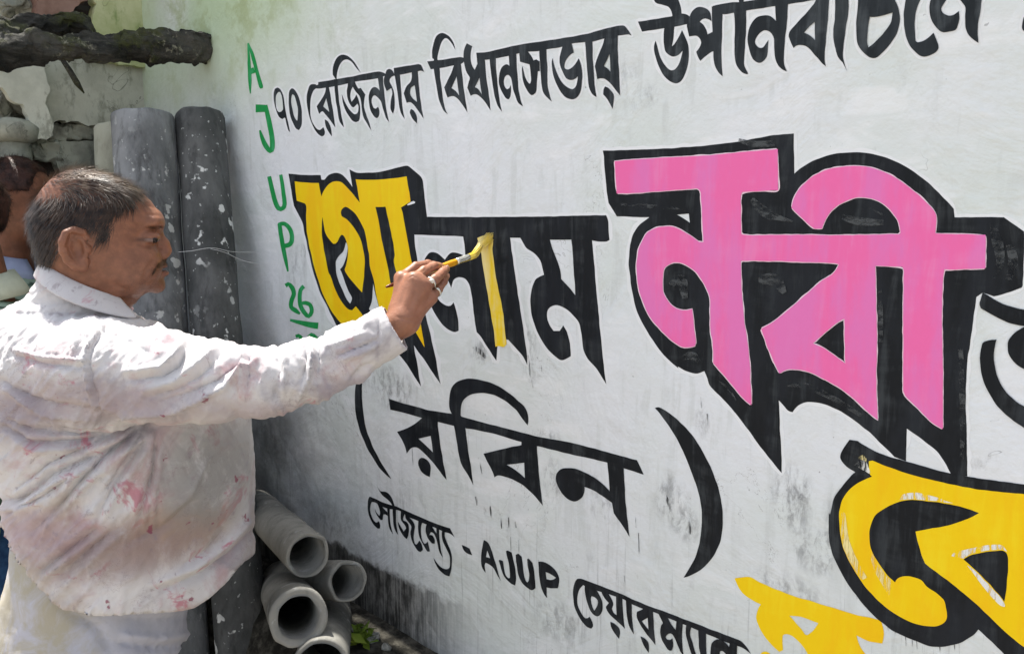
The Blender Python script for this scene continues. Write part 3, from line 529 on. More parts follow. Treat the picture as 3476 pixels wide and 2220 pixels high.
def npmesh(P, Q, name='mesh'):
    me = bpy.data.meshes.new(name); Q = np.asarray(Q, np.int32)
    me.vertices.add(len(P)); me.vertices.foreach_set('co', np.asarray(P, f32).ravel())
    me.loops.add(Q.size); me.loops.foreach_set('vertex_index', Q.ravel())
    me.polygons.add(len(Q)); me.polygons.foreach_set('loop_start', np.arange(len(Q), dtype=np.int32)*Q.shape[1])
    me.update(calc_edges=True); me.validate(); return me
def vnormals(P, Q):
    n = np.cross(P[Q[:, 2]]-P[Q[:, 0]], P[Q[:, 3]]-P[Q[:, 1]]); N = np.zeros_like(P)
    for k in range(4): np.add.at(N, Q[:, k], n)
    return N/np.maximum(np.linalg.norm(N, axis=1)[:, None], 1e-12)
def compact(P, Q, *att):
    u, inv = np.unique(Q, return_inverse=True); return (P[u], inv.reshape(Q.shape))+tuple(a[u] for a in att)
def fbm(P, s, o=4, seed=0.):
    return np.array([noise.fractal((float(p[0])*s+seed, float(p[1])*s, float(p[2])*s), 1., 2., o) for p in P], f32)
def setcol(me, C):
    a = me.color_attributes.new('Col', 'FLOAT_COLOR', 'POINT')
    a.data.foreach_set('color', np.concatenate([C, np.ones((len(C), 1))], 1).astype(f32).ravel())
def inpoly(x, y, poly):
    r = np.zeros(len(x), bool); n = len(poly)
    for i in range(n):
        (x0, y0), (x1, y1) = poly[i], poly[(i+1) % n]
        if y0 == y1: continue
        c = ((y0 > y) != (y1 > y)) & (x < (x1-x0)*(y-y0)/(y1-y0)+x0); r ^= c
    return r
def ribbons(name, roots, normals, dirf, length, width, n, m, root, segs=5, lift=.002, surf=None, wob=.25):
    V, F = [], []
    for p, nr in zip(roots, normals):
        p = Vector(p); nr = Vector(nr); L = length*random.uniform(.6, 1.25); h = lift*random.uniform(.2, 1.3)
        d = Vector(dirf(p, nr)); d += Vector((random.gauss(0, 1), random.gauss(0, 1), random.gauss(0, 1)))*wob
        base = len(V); pts = [p+nr*.0002]
        for s in range(segs):
            d -= nr*d.dot(nr)
            if d.length < 1e-6: d = nr.orthogonal()
            d.normalize(); q = pts[-1]+d*(L/segs)
            if surf is not None:
                qa = np.array([q], f32); dd = float(surf(qa)[0]); g = grad(surf, qa)[0]; nr = Vector(g)
                q = q+nr*(h*math.sin(math.pi*(s+1)/segs*.62)-dd)
            else: q = q+nr*h*.5
            pts.append(q); d = d+Vector(dirf(q, nr))*.5
        for i, q in enumerate(pts):
            a = pts[max(0, i-1)]; b = pts[min(segs, i+1)]; sd = (b-a).cross(nr)
            sd = sd.normalized()*(width*(1-.85*i/segs)*.5) if sd.length > 1e-9 else Vector((width*.3, 0, 0))
            V.append(q+sd); V.append(q-sd)
        F += [(base+2*i, base+2*i+1, base+2*i+3, base+2*i+2) for i in range(segs)]
    return link(name, mesh(V, F), m, root, True)
# ------------------------------------------------------------ the man with the brush
HC = AT(330, 775, 1.5)
rd = (HC-CAM); rd.z = 0; rd.normalize(); VV = rd; UU = Vector((rd.y, -rd.x, 0)); MO = Vector((HC.x, HC.y, 0))
man = empty('person', (MO.x, MO.y, 0), 'man in a white shirt stained pink and grey, painting the wall with a brush', 'person')
man.rotation_euler = (0, 0, math.atan2(UU.y, UU.x))
def LOC(p): q = Vector(p)-MO; return A3(q.dot(UU), q.dot(VV), q.z)
def MU(px, py, v=0.):                                     # pixel -> the man's own frame, on the upright plane at v
    r = ray(px, py); return LOC(CAM+r*((v-(CAM-MO).dot(VV))/r.dot(VV)))
def MD(px, py, d): return LOC(AT(px, py, d))
def UZ(px, py, v=0.): q = MU(px, py, v); return float(q[0]), float(q[2])
def PIX(P):                                               # the man's frame -> pixel, vectorised
    U3, V3, W3 = np.array(UU), np.array(VV), np.array((0, 0, 1.))
    W = np.array(MO)+P[:, :1]*U3+P[:, 1:2]*V3+P[:, 2:]*W3-np.array(CAM)
    z = W@np.array(FW); return CX+FPX*(W@np.array(RT))/z, CY-FPX*(W@np.array(UP))/z
ZH = float(MU(330, 775)[2])
HR = []
for py, b, f, w_ in ((574, 262, 296, .008), (580, 225, 335, .030), (592, 196, 380, .047), (612, 168, 428, .059), (640, 143, 470, .067), (680, 115, 513, .074),
                   (720, 100, 538, .078), (755, 98, 547, .080), (795, 104, 538, .079), (840, 122, 535, .078), (880, 150, 542, .077),
                   (910, 180, 546, .076), (940, 215, 543, .073), (965, 250, 537, .068), (985, 285, 517, .062), (1000, 325, 478, .050), (1012, 370, 440, .022)):
    (x0, z0), (x1, _) = UZ(b, py), UZ(f, py); HR.append((z0, x0, x1, w_))
def hp(px, py, v=0.): return MU(px, py, v)
RY = lambda a: np.array(((math.cos(a), 0, -math.sin(a)), (0, 1, 0), (math.sin(a), 0, math.cos(a))), f32)
def xz(px, py, v): q = MU(px, py, 0); return A3(q[0], v, q[2])
def head(P, ears=True):
    d = loft(P, HR, 2.25, .28)
    d = smin(d, ell(P, xz(420, 915, 0), (.061, .066, .054)), .02)
    for s in (-1, 1):
        d = smin(d, ell(P, xz(470, 885, .036*s), (.036, .026, .034)), .02)       # cheeks
        d = smin(d, ell(P, xz(521, 756, .026*s), (.012, .026, .014)), .026)      # brow
        d = smax(d, -ell(P, xz(534, 800, .046*s), (.020, .018, .012)), .016)     # socket
        d = smin(d, ell(P, xz(503, 805, .043*s), (.019, .016, .012)), .008)
        d = smin(d, ell(P, xz(549, 863, .013*s), (.013, .009, .0085)), .006)     # nostril wings
    d = smin(d, chain(P, [(xz(533, 790, 0), .008), (xz(553, 828, 0), .0098), (xz(561, 850, 0), .0118)]), .010)
    d = smin(d, ell(P, xz(543, 887, 0), (.010, .020, .012)), .010)               # philtrum
    d = smin(d, ell(P, xz(551, 902, 0), (.0095, .020, .0056)), .004)
    d = smin(d, ell(P, xz(552, 927, 0), (.0115, .019, .0066)), .005)
    d = smax(d, -ell(P, xz(566, 914, 0), (.009, .030, .0016)), .003)
    d = smin(d, ell(P, xz(531, 969, 0), (.016, .022, .015)), .014)
    d = smax(d, -ell(P, xz(552, 872, -.008), (.005, .0035, .003)), .002)
    if ears:
        for s in (-1, 1):
            Y = lambda v: v*-s
            e = ell(P, xz(262, 842, Y(-.083)), (.0185, .006, .030), RY(.12))
            hl = [(300, 806, -.078), (281, 788, -.083), (254, 781, -.087), (230, 792, -.090), (219, 818, -.092), (221, 848, -.092), (236, 877, -.089), (258, 896, -.085), (282, 897, -.081), (297, 881, -.078)]
            e = smin(e, chain(P, [(xz(a, b, Y(c)), .0046) for a, b, c in hl], .012), .005)
            e = smin(e, ell(P, xz(283, 897, Y(-.082)), (.009, .0055, .010)), .005)
            e = smax(e, -ell(P, xz(266, 838, Y(-.090)), (.011, .0095, .020), RY(.15)), .004)
            e = smax(e, -chain(P, [(xz(284, 803, Y(-.088)), .003), (xz(250, 798, Y(-.093)), .003), (xz(235, 830, Y(-.096)), .003)], .008), .005)
            e = smin(e, ell(P, xz(299, 842, Y(-.080)), (.006, .005, .008)), .004)
            d = smin(d, e, .005)
    return d
NK = [(xz(264, 870, 0), .060), (xz(256, 1000, 0), .061), (xz(240, 1100, .01), .070)]
def neck(P): return smin(chain(P, NK, .02), cap(P, xz(395, 985, 0), xz(330, 1090, 0), .036, .040), .03)
def headneck(P):
    return smin(head(P), neck(P), .022)
# arm and hand
SLV = [(MD(330, 1258, 1.385), .083), (MD(560, 1282, 1.385), .075), (MD(720, 1297, 1.39), .063), (MD(900, 1300, 1.395), .052), (MD(1050, 1260, 1.40), .047),
       (MD(1180, 1203, 1.405), .043), (MD(1300, 1137, 1.407), .0385), (MD(1335, 1117, 1.408), .0385)]
HD = lambda px, py, d: MD(px, py, d)
MCP = [HD(1362, 945, 1.432), HD(1402, 950, 1.416), HD(1436, 978, 1.416), HD(1462, 1012, 1.428)]
WR = HD(1372, 1092, 1.412)
FING = [[(MCP[0], .0100), (HD(1412, 906, 1.452), .0086), (HD(1452, 897, 1.485), .0078), (HD(1490, 903, 1.512), .0068)],
        [(MCP[1], .0105), (HD(1440, 920, 1.438), .0088), (HD(1474, 904, 1.475), .0080), (HD(1497, 906, 1.505), .0068)],
        [(MCP[2], .0102), (HD(1478, 948, 1.438), .0088), (HD(1503, 925, 1.468), .0080), (HD(1514, 914, 1.492), .0070)],
        [(MCP[3], .0090), (HD(1488, 983, 1.448), .0076), (HD(1506, 956, 1.472), .0069), (HD(1514, 940, 1.490), .0062)]]
THUMB = [(HD(1350, 1040, 1.440), .013), (HD(1372, 985, 1.474), .0115), (HD(1420, 935, 1.512), .0098), (HD(1474, 912, 1.534), .0080)]
def hand(P):
    d = cap(P, WR, (MCP[1]+MCP[2])/2, .0225, .0185)
    for k, r in zip(MCP, (.0135, .0135, .013, .012)): d = smin(d, cap(P, WR+(k-WR)*.12, k, .018, r), .012)
    d = smin(d, cap(P, HD(1352, 1052, 1.425), HD(1366, 985, 1.445), .018, .012), .012)
    for F_ in FING: d = smin(d, chain(P, F_, .004), .0035)
    d = smin(d, chain(P, THUMB, .006), .006)
    for k in MCP: d = smin(d, ell(P, k+A3(0, -.008, .002), (.007, .0042, .007)), .009)      # knuckles
    for k in range(4):                                                                      # tendons
        a = WR+(MCP[k]-WR)*.35+A3(0, -.0165, 0); d = smin(d, cap(P, a, MCP[k]+A3(0, -.0095, 0), .002, .003), .007)
    fa = MD(1180, 1203, 1.41); d = smin(d, cap(P, WR, fa, .0245, .034), .012)
    return d
def arm(P): return smin(hand(P), chain(P, [(MD(1180, 1203, 1.41), .034), (MD(900, 1300, 1.395), .040), (MD(560, 1270, 1.385), .048), (MD(330, 1215, 1.39), .055)], .02), .02)
TROWS = []
for py, l, r, b in ((1060, 60, 380, .07), (1100, 10, 450, .12), (1160, -35, 500, .15), (1250, -65, 540, .165), (1350, -70, 590, .17), (1450, -55, 680, .175), (1550, -25, 740, .18),
                    (1650, 15, 775, .182), (1750, 15, 795, .182), (1850, 10, 815, .18), (1950, 5, 810, .178), (2070, 5, 800, .175)):
    (x0, z0), (x1, _) = UZ(l, py), UZ(r, py); TROWS.append((z0, x0, x1, b, .02))
def torso(P, g=0.):
    d = loft(P, TROWS, 2.3)
    d = smin(d, cap(P, MD(330, 1238, 1.41), MU(170, 1165, .17), .068, .075), .05)
    d = smin(d, cap(P, xz(220, 985, .0), xz(215, 1140, .02), .060, .10), .05)
    return d-g
def body_lo(P):
    d = smax(torso(P, -.018), .93-P[:, 2], .02)
    d = smin(d, cap(P, A3(.0, .02, .86), A3(.03, .02, .98), .085, .10), .05)
    for s in (-1, 1):
        d = smin(d, chain(P, [(A3(-.03, .02+s*.065, .80), .070), (A3(-.075, .02+s*.10, .46), .056), (A3(-.10, .02+s*.11, .10), .045)], .03), .04)
        d = smin(d, cap(P, A3(-.09, .02+s*.12, .05), A3(.07, .02+s*.14, .035), .040, .030), .02)
    d = smin(d, chain(P, [(MU(120, 1180, .21), .062), (MU(60, 1420, .30), .05), (MU(190, 1600, .33), .042)], .02), .04)
    d = smin(d, ell(P, MU(240, 1660, .34), (.03, .02, .05)), .02)
    return d
pa = nets(headneck, (-.19, -.13, ZH-.26), (.19, .13, ZH+.16), .0019)
pb = nets(arm, np.minimum(MD(900, 1300, 1.40), MD(1560, 860, 1.5))-A3(.03, .22, .09), np.maximum(MD(900, 1300, 1.40), MD(1560, 860, 1.5))+A3(.05, .22, .08), .0017)
pc = nets(lambda P: smax(body_lo(P), P[:, 2]-(ZH-.22), .004), (-.36, -.32, -.02), (.42, .42, ZH-.2), .011)
def join(*parts):
    P, Q, o = [], [], 0
    for p, q in parts: P.append(p); Q.append(q+o); o += len(p)
    return np.concatenate(P), np.concatenate(Q)
def creases(P, Q, lines):
    N = vnormals(P, Q); px, py = PIX(P)
    for pts, wd, amp in lines:
        d = np.full(len(P), 1e9); tt = np.zeros(len(P)); pts = [np.array(q, float) for q in pts]; L = len(pts)-1
        for i in range(L):
            a, b = pts[i], pts[i+1]; ba = b-a; t_ = np.clip(((px-a[0])*ba[0]+(py-a[1])*ba[1])/(ba@ba), 0, 1)
            e = np.hypot(px-a[0]-t_*ba[0], py-a[1]-t_*ba[1]); m = e < d; d = np.where(m, e, d); tt = np.where(m, (i+t_)/L, tt)
        k = amp*np.exp(-(d/wd)**2)*np.sin(np.clip(tt*.9+.05, 0, 1)*math.pi)**.5*(N[:, 1] < .1); P = P+N*k[:, None].astype(f32)
    return P.astype(f32)
pa = (creases(*pa, [([(545, 866), (520, 884), (496, 915), (490, 945)], 8, -.0014), ([(535, 880), (506, 898), (478, 930)], 14, .0010), ([(536, 826), (500, 836), (462, 828)], 6, -.0010), ([(530, 818), (495, 824), (464, 818)], 5, .0012),
     ([(470, 800), (455, 806), (436, 802)], 4, -.0013), ([(468, 812), (452, 820), (434, 822)], 4, -.0013), ([(548, 735), (520, 730), (492, 728)], 5, -.0010), ([(535, 708), (505, 700), (480, 700)], 5, -.0010),
     ([(556, 788), (548, 776), (545, 764)], 4, -.0014), ([(538, 947), (515, 952), (500, 962)], 6, -.0016), ([(500, 985), (440, 990), (380, 965)], 9, -.0022), ([(170, 900), (200, 935), (250, 965)], 6, -.0016), ([(160, 925), (190, 960)], 5, -.0014)]), pa[1])
pb = (creases(*pb, [([(1430, 922), (1440, 918), (1446, 908)], 4, -.0011), ([(1474, 957), (1480, 948), (1474, 938)], 4, -.0011), ([(1466, 912), (1471, 904), (1466, 896)], 3, -.0008), ([(1372, 985), (1358, 1040)], 7, -.0012), ([(1412, 990), (1388, 1050)], 7, -.0014),
     ([(1440, 1010), (1412, 1060)], 7, -.0014), ([(1345, 1075), (1395, 1090), (1425, 1080)], 5, -.0012), ([(1386, 944), (1402, 936), (1412, 944)], 3, -.0008), ([(1424, 972), (1438, 966), (1446, 976)], 3, -.0008)]), pb[1])
BP, BQ = join(pa, pb, pc)
nh = len(pa[0])
C = np.tile(A3(.205, .086, .049), (len(BP), 1)); C[len(pa[0]):] = A3(.30, .134, .080)
fb = np.array([noise.fractal((float(p[0])*38, float(p[1])*38, float(p[2])*38), .8, 2., 3) for p in BP[:nh+len(pb[0])]], f32)
C[:len(fb)] *= (1+.16*np.clip(fb, -1, 1))[:, None]
hx, hy, hz = BP[:nh].T
def near(px, py, v, r): return np.exp(-((BP[:nh]-xz(px, py, v))**2/np.array(r, f32)**2).sum(1))
def tint(mask, c, k): C[:nh] += (np.array(c, f32)-C[:nh])*(np.clip(mask, 0, 1)*k)[:, None]
tint(near(560, 917, 0, (.016, .024, .012)), (.21, .062, .052), .9)
tint(near(546, 914, 0, (.030, .058, .0036)), (.022, .008, .007), .97)
tint(near(572, 850, 0, (.014, .016, .012)), (.42, .15, .085), .6)
for s in (-1, 1):
    tint(near(500, 812, .046*s, (.024, .024, .0036)), (.022, .013, .011), .95)
    tint(near(520, 800, .04*s, (.022, .02, .010)), (.20, .08, .045), .6)
tint(near(520, 950, 0, (.06, .08, .030)), (.13, .058, .036), .55)
tint(near(556, 887, 0, (.016, .03, .010)), (.10, .05, .035), .55)
hu = [UZ(*q) for q in ((474, 636), (462, 672), (436, 708), (402, 722), (378, 738), (370, 790), (354, 824), (340, 795), (326, 776), (300, 776), (262, 764), (226, 768),
                       (202, 796), (198, 850), (170, 892), (140, 885), (70, 780), (60, 640), (180, 550), (300, 540), (440, 580))]
jt = np.random.normal(0, .0045, (2, nh)); HM = inpoly(hx+jt[0], hz+jt[1], hu) & (np.abs(hy) < .0825)
bald = near(190, 655, -.03, (.045, .05, .022))+.3*near(270, 610, -.02, (.07, .06, .018))
tint(HM*(1-.8*np.clip(bald, 0, 1)), (.035, .022, .018), .72)
for c_, r_ in ((HD(1503, 912, 1.50), .010), (HD(1488, 905, 1.48), .006), (HD(1425, 925, 1.43), .005)):
    k_ = np.exp(-((BP-c_)**2).sum(1)/r_**2)*(np.random.rand(len(BP))*.5+.5); C += (A3(.55, .32, .04)-C)*(np.clip(k_, 0, 1)*.6)[:, None]
me = npmesh(BP, BQ); setcol(me, C)
t = NT('skin'); at = t.n('ShaderNodeAttribute', attribute_name='Col').outputs['Color']
t.bump(t.math('ADD', t.noise(240, 4, .6), t.noise(80, 4, .6)), .38, .0016)
M_SKIN = t.out(t.mix(t.math('MULTIPLY', t.ramp(t.noise(70, 4, .6), .4, .7), .22), at, (.46, .20, .11)), .46, .42)
t.b.inputs['Subsurface Weight'].default_value = .08; t.b.inputs['Subsurface Radius'].default_value = (.008, .003, .0015)
link('body', me, M_SKIN, man, True)
# hair
t = NT('dark_hair'); hzz = t.xyz()[2]
hc_ = t.mix(t.ramp(t.noise(60, 4, .6), .35, .65), (.014, .009, .007), (.065, .043, .031))
hc_ = t.mix(t.math('MULTIPLY', t.ramp(hzz, ZH+.045, ZH+.095), t.ramp(t.noise(45, 3, .6), .38, .6)), hc_, (.20, .145, .10))  # paler crown: thinning greyish hair and sun sheen put into the colour
M_HAIR = t.out(hc_, .45, .45)
NH = vnormals(*pa)
cand = np.where(HM)[0]; pr = np.clip(1-1.05*bald[cand], .03, 1)
top = np.clip((hz[cand]-(ZH+.045))/.04, 0, 1); pr *= (1-.15*top)
sel = cand[np.random.rand(len(cand)) < pr*.36]
def hdir(p, n):
    k = max(0., min(1., (p[2]-(ZH+.035))/.045))
    back = max(0., min(1., (-.055-p[0])/.04))
    return (.95*k-.45*(1-k)-.2*back, -.30*k*(1 if p[1] < .03 else -1), -.22*k-.85*(1-k)-.3*back)
ribbons('hair', BP[sel], NH[sel], hdir, .026, .0011, 0, M_HAIR, man, 4, .0042, None, .22)
mp_ = [UZ(*q) for q in ((572, 875), (548, 878), (530, 888), (509, 920), (514, 926), (532, 903), (572, 897))]
mo = np.where(inpoly(hx, hz, mp_) & (np.abs(hy) < .064))[0]
mo = mo[np.random.rand(len(mo)) < .8]
ribbons('moustache', BP[mo], NH[mo], lambda p, n: (-.25, (.6 if p[1] > 0 else -.6), -.9), .0058, .0008, 0, M_HAIR, man, 3, .0010)
for s in (-1, 1):
    eb = np.where((near(524, 772, .034*s, (.030, .030, .0040)) > .55) & (hx > UZ(476, 770)[0]))[0]
    eb = eb[np.random.rand(len(eb)) < .5]
    ribbons('eyebrow', BP[eb], NH[eb], lambda p, n: (-.6, .6*s, .15), .009, .0006, 0, M_HAIR, man, 3, .0010)
st = np.where((near(520, 955, 0, (.07, .08, .04)) > .25) & (np.random.rand(nh) < .14))[0]
ribbons('stubble', BP[st], NH[st], lambda p, n: (0, 0, -1), .0018, .00045, 0, M_HAIR, man, 2, .0006)
M_EYE = simple('eye_white', (.15, .095, .08), (.20, .13, .11), 50, .2); M_IRIS = simple('iris', (.010, .007, .006), (.02, .012, .01), 50, .12)
for s in (-1, 1):
    ec = xz(504, 812, .0445*s); eo = link('eye', npmesh(*nets(lambda P: ell(P, ec, (.0175, .0155, .0070)), ec-.024, ec+.024, .0020)), M_EYE, man, True)
    ic = xz(517, 812, .0460*s); link('iris', npmesh(*nets(lambda P: ell(P, ic, (.0085, .0140, .0068)), ic-.02, ic+.02, .0018)), M_IRIS, eo, True)
# rings and nails
def torus(c, n, R1, r2, squash=None):
    n = Vector(n).normalized(); a = n.orthogonal().normalized(); b = n.cross(a); V, F = [], []
    for i in range(20):
        t1 = i*math.tau/20; e = a*math.cos(t1)+b*math.sin(t1)
        for j in range(8):
            t2 = j*math.tau/8; V.append(Vector(c)+e*(R1+r2*math.cos(t2))+n*r2*1.6*math.sin(t2))
    for i in range(20):
        for j in range(8): F.append((i*8+j, ((i+1) % 20)*8+j, ((i+1) % 20)*8+(j+1) % 8, i*8+(j+1) % 8))
    return mesh(V, F)
t = NT('silver'); t.b.inputs['Metallic'].default_value = 1; M_SILVER = t.out((.78, .76, .68), .25)
for k, u_ in ((2, .62), (3, .72)):
    a, b = FING[k][0][0], FING[k][1][0]; link('ring', torus(a+(b-a)*u_, b-a, FING[k][1][1]+.0012, .0017), M_SILVER, man, True)
stone = FING[2][0][0]+(FING[2][1][0]-FING[2][0][0])*.62+A3(-.002, -.0095, .003)
link('ring_stone', npmesh(*nets(lambda P: ell(P, stone, (.0055, .003, .0045)), stone-.012, stone+.012, .0014)), simple('pearl', (.75, .72, .62), (.82, .80, .72), 30, .2), man, True)
for k in (2, 3):
    c = FING[k][3][0]+A3(.001, -.0052, .0022); link('fingernail', npmesh(*nets(lambda P: ell(P, c, (.0042, .0022, .0056)), c-.01, c+.01, .0012)), simple('nail', (.50, .27, .17), (.56, .32, .21), 20, .3), man, True)
# ------------------------------------------------------------ shirt
SROWS = []
for py, l, r, b in ((1060, 40, 400, .08), (1100, -10, 470, .13), (1160, -50, 540, .16), (1250, -80, 620, .176), (1350, -85, 740, .182), (1440, -70, 838, .187), (1550, -38, 858, .192),
                    (1650, 10, 866, .195), (1750, 10, 868, .196), (1850, 4, 866, .197), (1900, 2, 868, .197), (1950, 0, 870, .196), (2090, 0, 870, .195)):
    (x0, z0), (x1, _) = UZ(l, py), UZ(r, py); SROWS.append((z0, x0, x1, b, .02))
CUD = SLV[-1][0]-SLV[-2][0]; CUD = CUD/np.linalg.norm(CUD)
def shirt(P):
    d = loft(P, SROWS, 2.25)
    d = smin(d, cap(P, MD(330, 1238, 1.41), MU(165, 1165, .18), .074, .085), .05)
    d = smin(d, cap(P, xz(249, 1020, .0), xz(225, 1150, .02), .0665, .112), .03)
    s = chain(P, SLV, .02)
    cu = cap(P, SLV[-2][0]-CUD*.03, SLV[-1][0]+CUD*.0, .0405, .0405); s = smin(s, cu, .004)
    s = smax(s, (P-SLV[-1][0])@CUD-.004, .002)
    d = smin(d, s, .035)
    d = smin(d, chain(P, [(MU(120, 1180, .21), .085), (MU(40, 1420, .31), .07), (MU(170, 1600, .33), .06)], .02), .05)
    return d
P, Q = nets(shirt, (-.42, -.60, .74), (.86, .46, ZH+.02), .0034, 2)
N = vnormals(P, Q); px, py = PIX(P)
cut = [(-200, 1700), (0, 1840), (22, 1860), (60, 1900), (120, 1960), (200, 2033), (330, 2046), (450, 2036), (600, 2034), (650, 2028), (700, 2003), (760, 1968), (800, 1936), (832, 1916), (868, 1918), (1000, 1925)]
zc = np.interp(P[:, 0], [UZ(a, b, -.12)[0] for a, b in cut], [UZ(a, b, -.12)[1] for a, b in cut])
def fold(pts, wd, amp):
    amp *= 1.6; wd *= .85   # a crease along a polyline on the near side
    global P
    d = np.full(len(P), 1e9); pts = [np.array(q, float) for q in pts]; tt = np.zeros(len(P)); L = len(pts)-1
    for i in range(L):
        a, b = pts[i], pts[i+1]; ba = b-a; t_ = np.clip(((px-a[0])*ba[0]+(py-a[1])*ba[1])/(ba@ba), 0, 1)
        e = np.hypot(px-a[0]-t_*ba[0], py-a[1]-t_*ba[1]); m = e < d; d = np.where(m, e, d); tt = np.where(m, (i+t_)/L, tt)
    k = amp*(.45*np.exp(-(d/wd)**2)+.65*np.exp(-2.2*d/wd))*np.sin(np.clip(tt*.9+.06, 0, 1)*math.pi)**.5*(N[:, 1] < .25)
    P = P+N*k[:, None].astype(f32)
for f_ in ([(515, 1440), (420, 1500), (300, 1600), (215, 1700), (120, 1800)], [(500, 1452), (330, 1545), (180, 1610), (60, 1700)],
           [(520, 1450), (470, 1520), (390, 1640), (330, 1760)], [(480, 1445), (300, 1490), (120, 1500), (10, 1440)],
           [(530, 1460), (520, 1600), (470, 1760)], [(330, 1790), (240, 1860), (150, 1930)]):
    fold(f_, 17, -.0085); fold([(a+10, b+24) for a, b in f_], 19, .0060); fold([(a-14, b-22) for a, b in f_], 16, .0035)
for f_ in ([(512, 1438), (440, 1478), (360, 1545), (270, 1640)], [(505, 1446), (455, 1505), (395, 1600), (340, 1690)], [(500, 1434), (400, 1470), (280, 1520), (170, 1570), (70, 1650)], [(470, 1440), (330, 1462), (180, 1468)], [(40, 1740), (150, 1680), (260, 1600)]):
    fold(f_, 10, -.0075)
for f_, w_, a_ in (([(60, 1190), (150, 1215), (290, 1226)], 9, .006), ([(60, 1208), (160, 1238), (285, 1246)], 12, -.005), ([(348, 1110), (310, 1165), (288, 1222), (300, 1300), (335, 1410)], 8, .005),
                   ([(362, 1112), (326, 1170), (306, 1230), (318, 1300), (350, 1400)], 9, -.004), ([(20, 1310), (70, 1350), (150, 1390), (330, 1412)], 16, .008), ([(10, 1290), (60, 1325), (150, 1362), (320, 1390)], 14, -.006),
                   ([(620, 1160), (590, 1215), (540, 1250), (430, 1262)], 15, .008), ([(640, 1175), (610, 1240), (560, 1275), (450, 1290)], 14, -.008),
                   ([(730, 1185), (690, 1230), (600, 1290), (490, 1325)], 15, .007), ([(745, 1210), (700, 1262), (610, 1318), (500, 1350)], 14, -.006),
                   ([(880, 1225), (810, 1262), (760, 1310), (680, 1350), (560, 1392), (420, 1405)], 16, .009), ([(870, 1205), (790, 1245), (740, 1288), (660, 1325), (540, 1362)], 15, -.007),
                   ([(430, 1090), (520, 1110), (600, 1165)], 14, .006), ([(380, 1110), (470, 1128), (560, 1170)], 12, -.005), ([(330, 1120), (420, 1150), (520, 1205)], 13, -.004),
                   ([(822, 1195), (826, 1260), (815, 1330)], 9, .006), ([(845, 1200), (848, 1262), (838, 1320)], 9, -.006), ([(935, 1200), (950, 1265), (930, 1350)], 13, -.005), ([(965, 1195), (975, 1262), (955, 1350)], 12, .006),
                   ([(1055, 1162), (1062, 1210), (1050, 1280), (1010, 1350)], 9, .008), ([(1035, 1178), (1040, 1225), (1026, 1285)], 10, -.007), ([(1075, 1170), (1085, 1220), (1075, 1290)], 12, -.005),
                   ([(1150, 1205), (1220, 1178), (1285, 1150)], 7, -.006), ([(1155, 1222), (1225, 1200), (1290, 1165)], 10, .005), ([(1110, 1180), (1180, 1160), (1250, 1130)], 12, .004),
                   ([(1283, 1075), (1290, 1130), (1282, 1215)], 6, -.004), ([(1180, 1290), (1225, 1250), (1262, 1225)], 10, -.005),
                   ([(860, 1800), (790, 1880), (690, 1950), (560, 2000)], 18, -.010), ([(840, 1770), (760, 1850), (660, 1920), (520, 1980)], 18, .008), ([(760, 1800), (700, 1870), (620, 1920)], 16, -.006),
                   ([(400, 1785), (300, 1865), (190, 1960)], 18, -.007), ([(420, 1800), (330, 1880), (230, 1980)], 18, .006), ([(650, 1700), (560, 1780), (430, 1840)], 20, -.005), ([(700, 1560), (640, 1680), (560, 1760)], 22, .005),
                   ([(15, 1700), (80, 1690), (180, 1630)], 14, -.008), ([(15, 1730), (90, 1720), (200, 1670)], 16, .006), ([(30, 1420), (110, 1455), (230, 1462)], 14, -.006)):
    fold(f_, w_, a_)
th = np.arctan2(py-1440, px-530); rr_ = np.hypot(py-1440, px-530)
def ridge(a, b, seed): return np.array([1-2.2*abs(noise.noise((float(x), float(y), seed))) for x, y in zip(a, b)], f32)
wt = np.clip((rr_-20)/90, 0, 1)*np.clip((760-rr_)/500, 0, 1)*np.clip((py-1330)/90, 0, 1)*(N[:, 1] < .3)
P = P+N*(wt*np.clip((640-px)/260, .12, 1)*(ridge(th*4.2, rr_/460, 3.3)*.0085+ridge(th*10, rr_/260, 8.1)*.0038))[:, None]
wa = np.clip((px-480)/120, 0, 1)*np.clip((1300-px)/60, 0, 1)*np.clip((1450-py)/60, 0, 1)
P = P+N*(wa*(ridge(px/62+py/150, py/90-px/260, 5.7)*.0044+ridge(px/30-py/70, py/60, 2.2)*.0026+ridge(px/19+py/40, py/26, 7.9)*.0006))[:, None]
wb = np.clip((1330-py)/100, 0, 1)*np.clip((480-px)/80, 0, 1)
P = P+N*(wb*ridge(px/190, py/95+px/400, 6.4)*.0034)[:, None]
fl = np.clip((640-px)/300, .25, 1)*(N[:, 1] < .4)
P = P+N*(fl*(ridge((px+py*.8)/44, (py-px*.6)/170, 9.6)**3*.0042+ridge((px*.9+py)/26, (py-px)/90, 4.1)**3*.0022))[:, None]
P = P+N*(fbm(P*A3(1, 1, .7), 14, 3, 5.)*.0014+fbm(P, 60, 2, 11.)*.0003)[:, None]
capd = (P-SLV[-1][0])@CUD
keep = (P[Q][:, :, 2].mean(1) > zc[Q].mean(1)) & ~((capd[Q].mean(1) > .0028) & (np.linalg.norm(P[Q].mean(1)-SLV[-1][0], axis=1) < .07))
cm = (capd > -.0035) & (np.linalg.norm(P-SLV[-1][0], axis=1) < .07); P[cm] -= CUD*(capd[cm]-.002)[:, None]
low = (P[:, 2] < zc+.006); P[low & (P[:, 2] > zc-.006), 2] = zc[low & (P[:, 2] > zc-.006)]
P, Q = compact(P, Q[keep])
t = NT('stained_white_cotton')
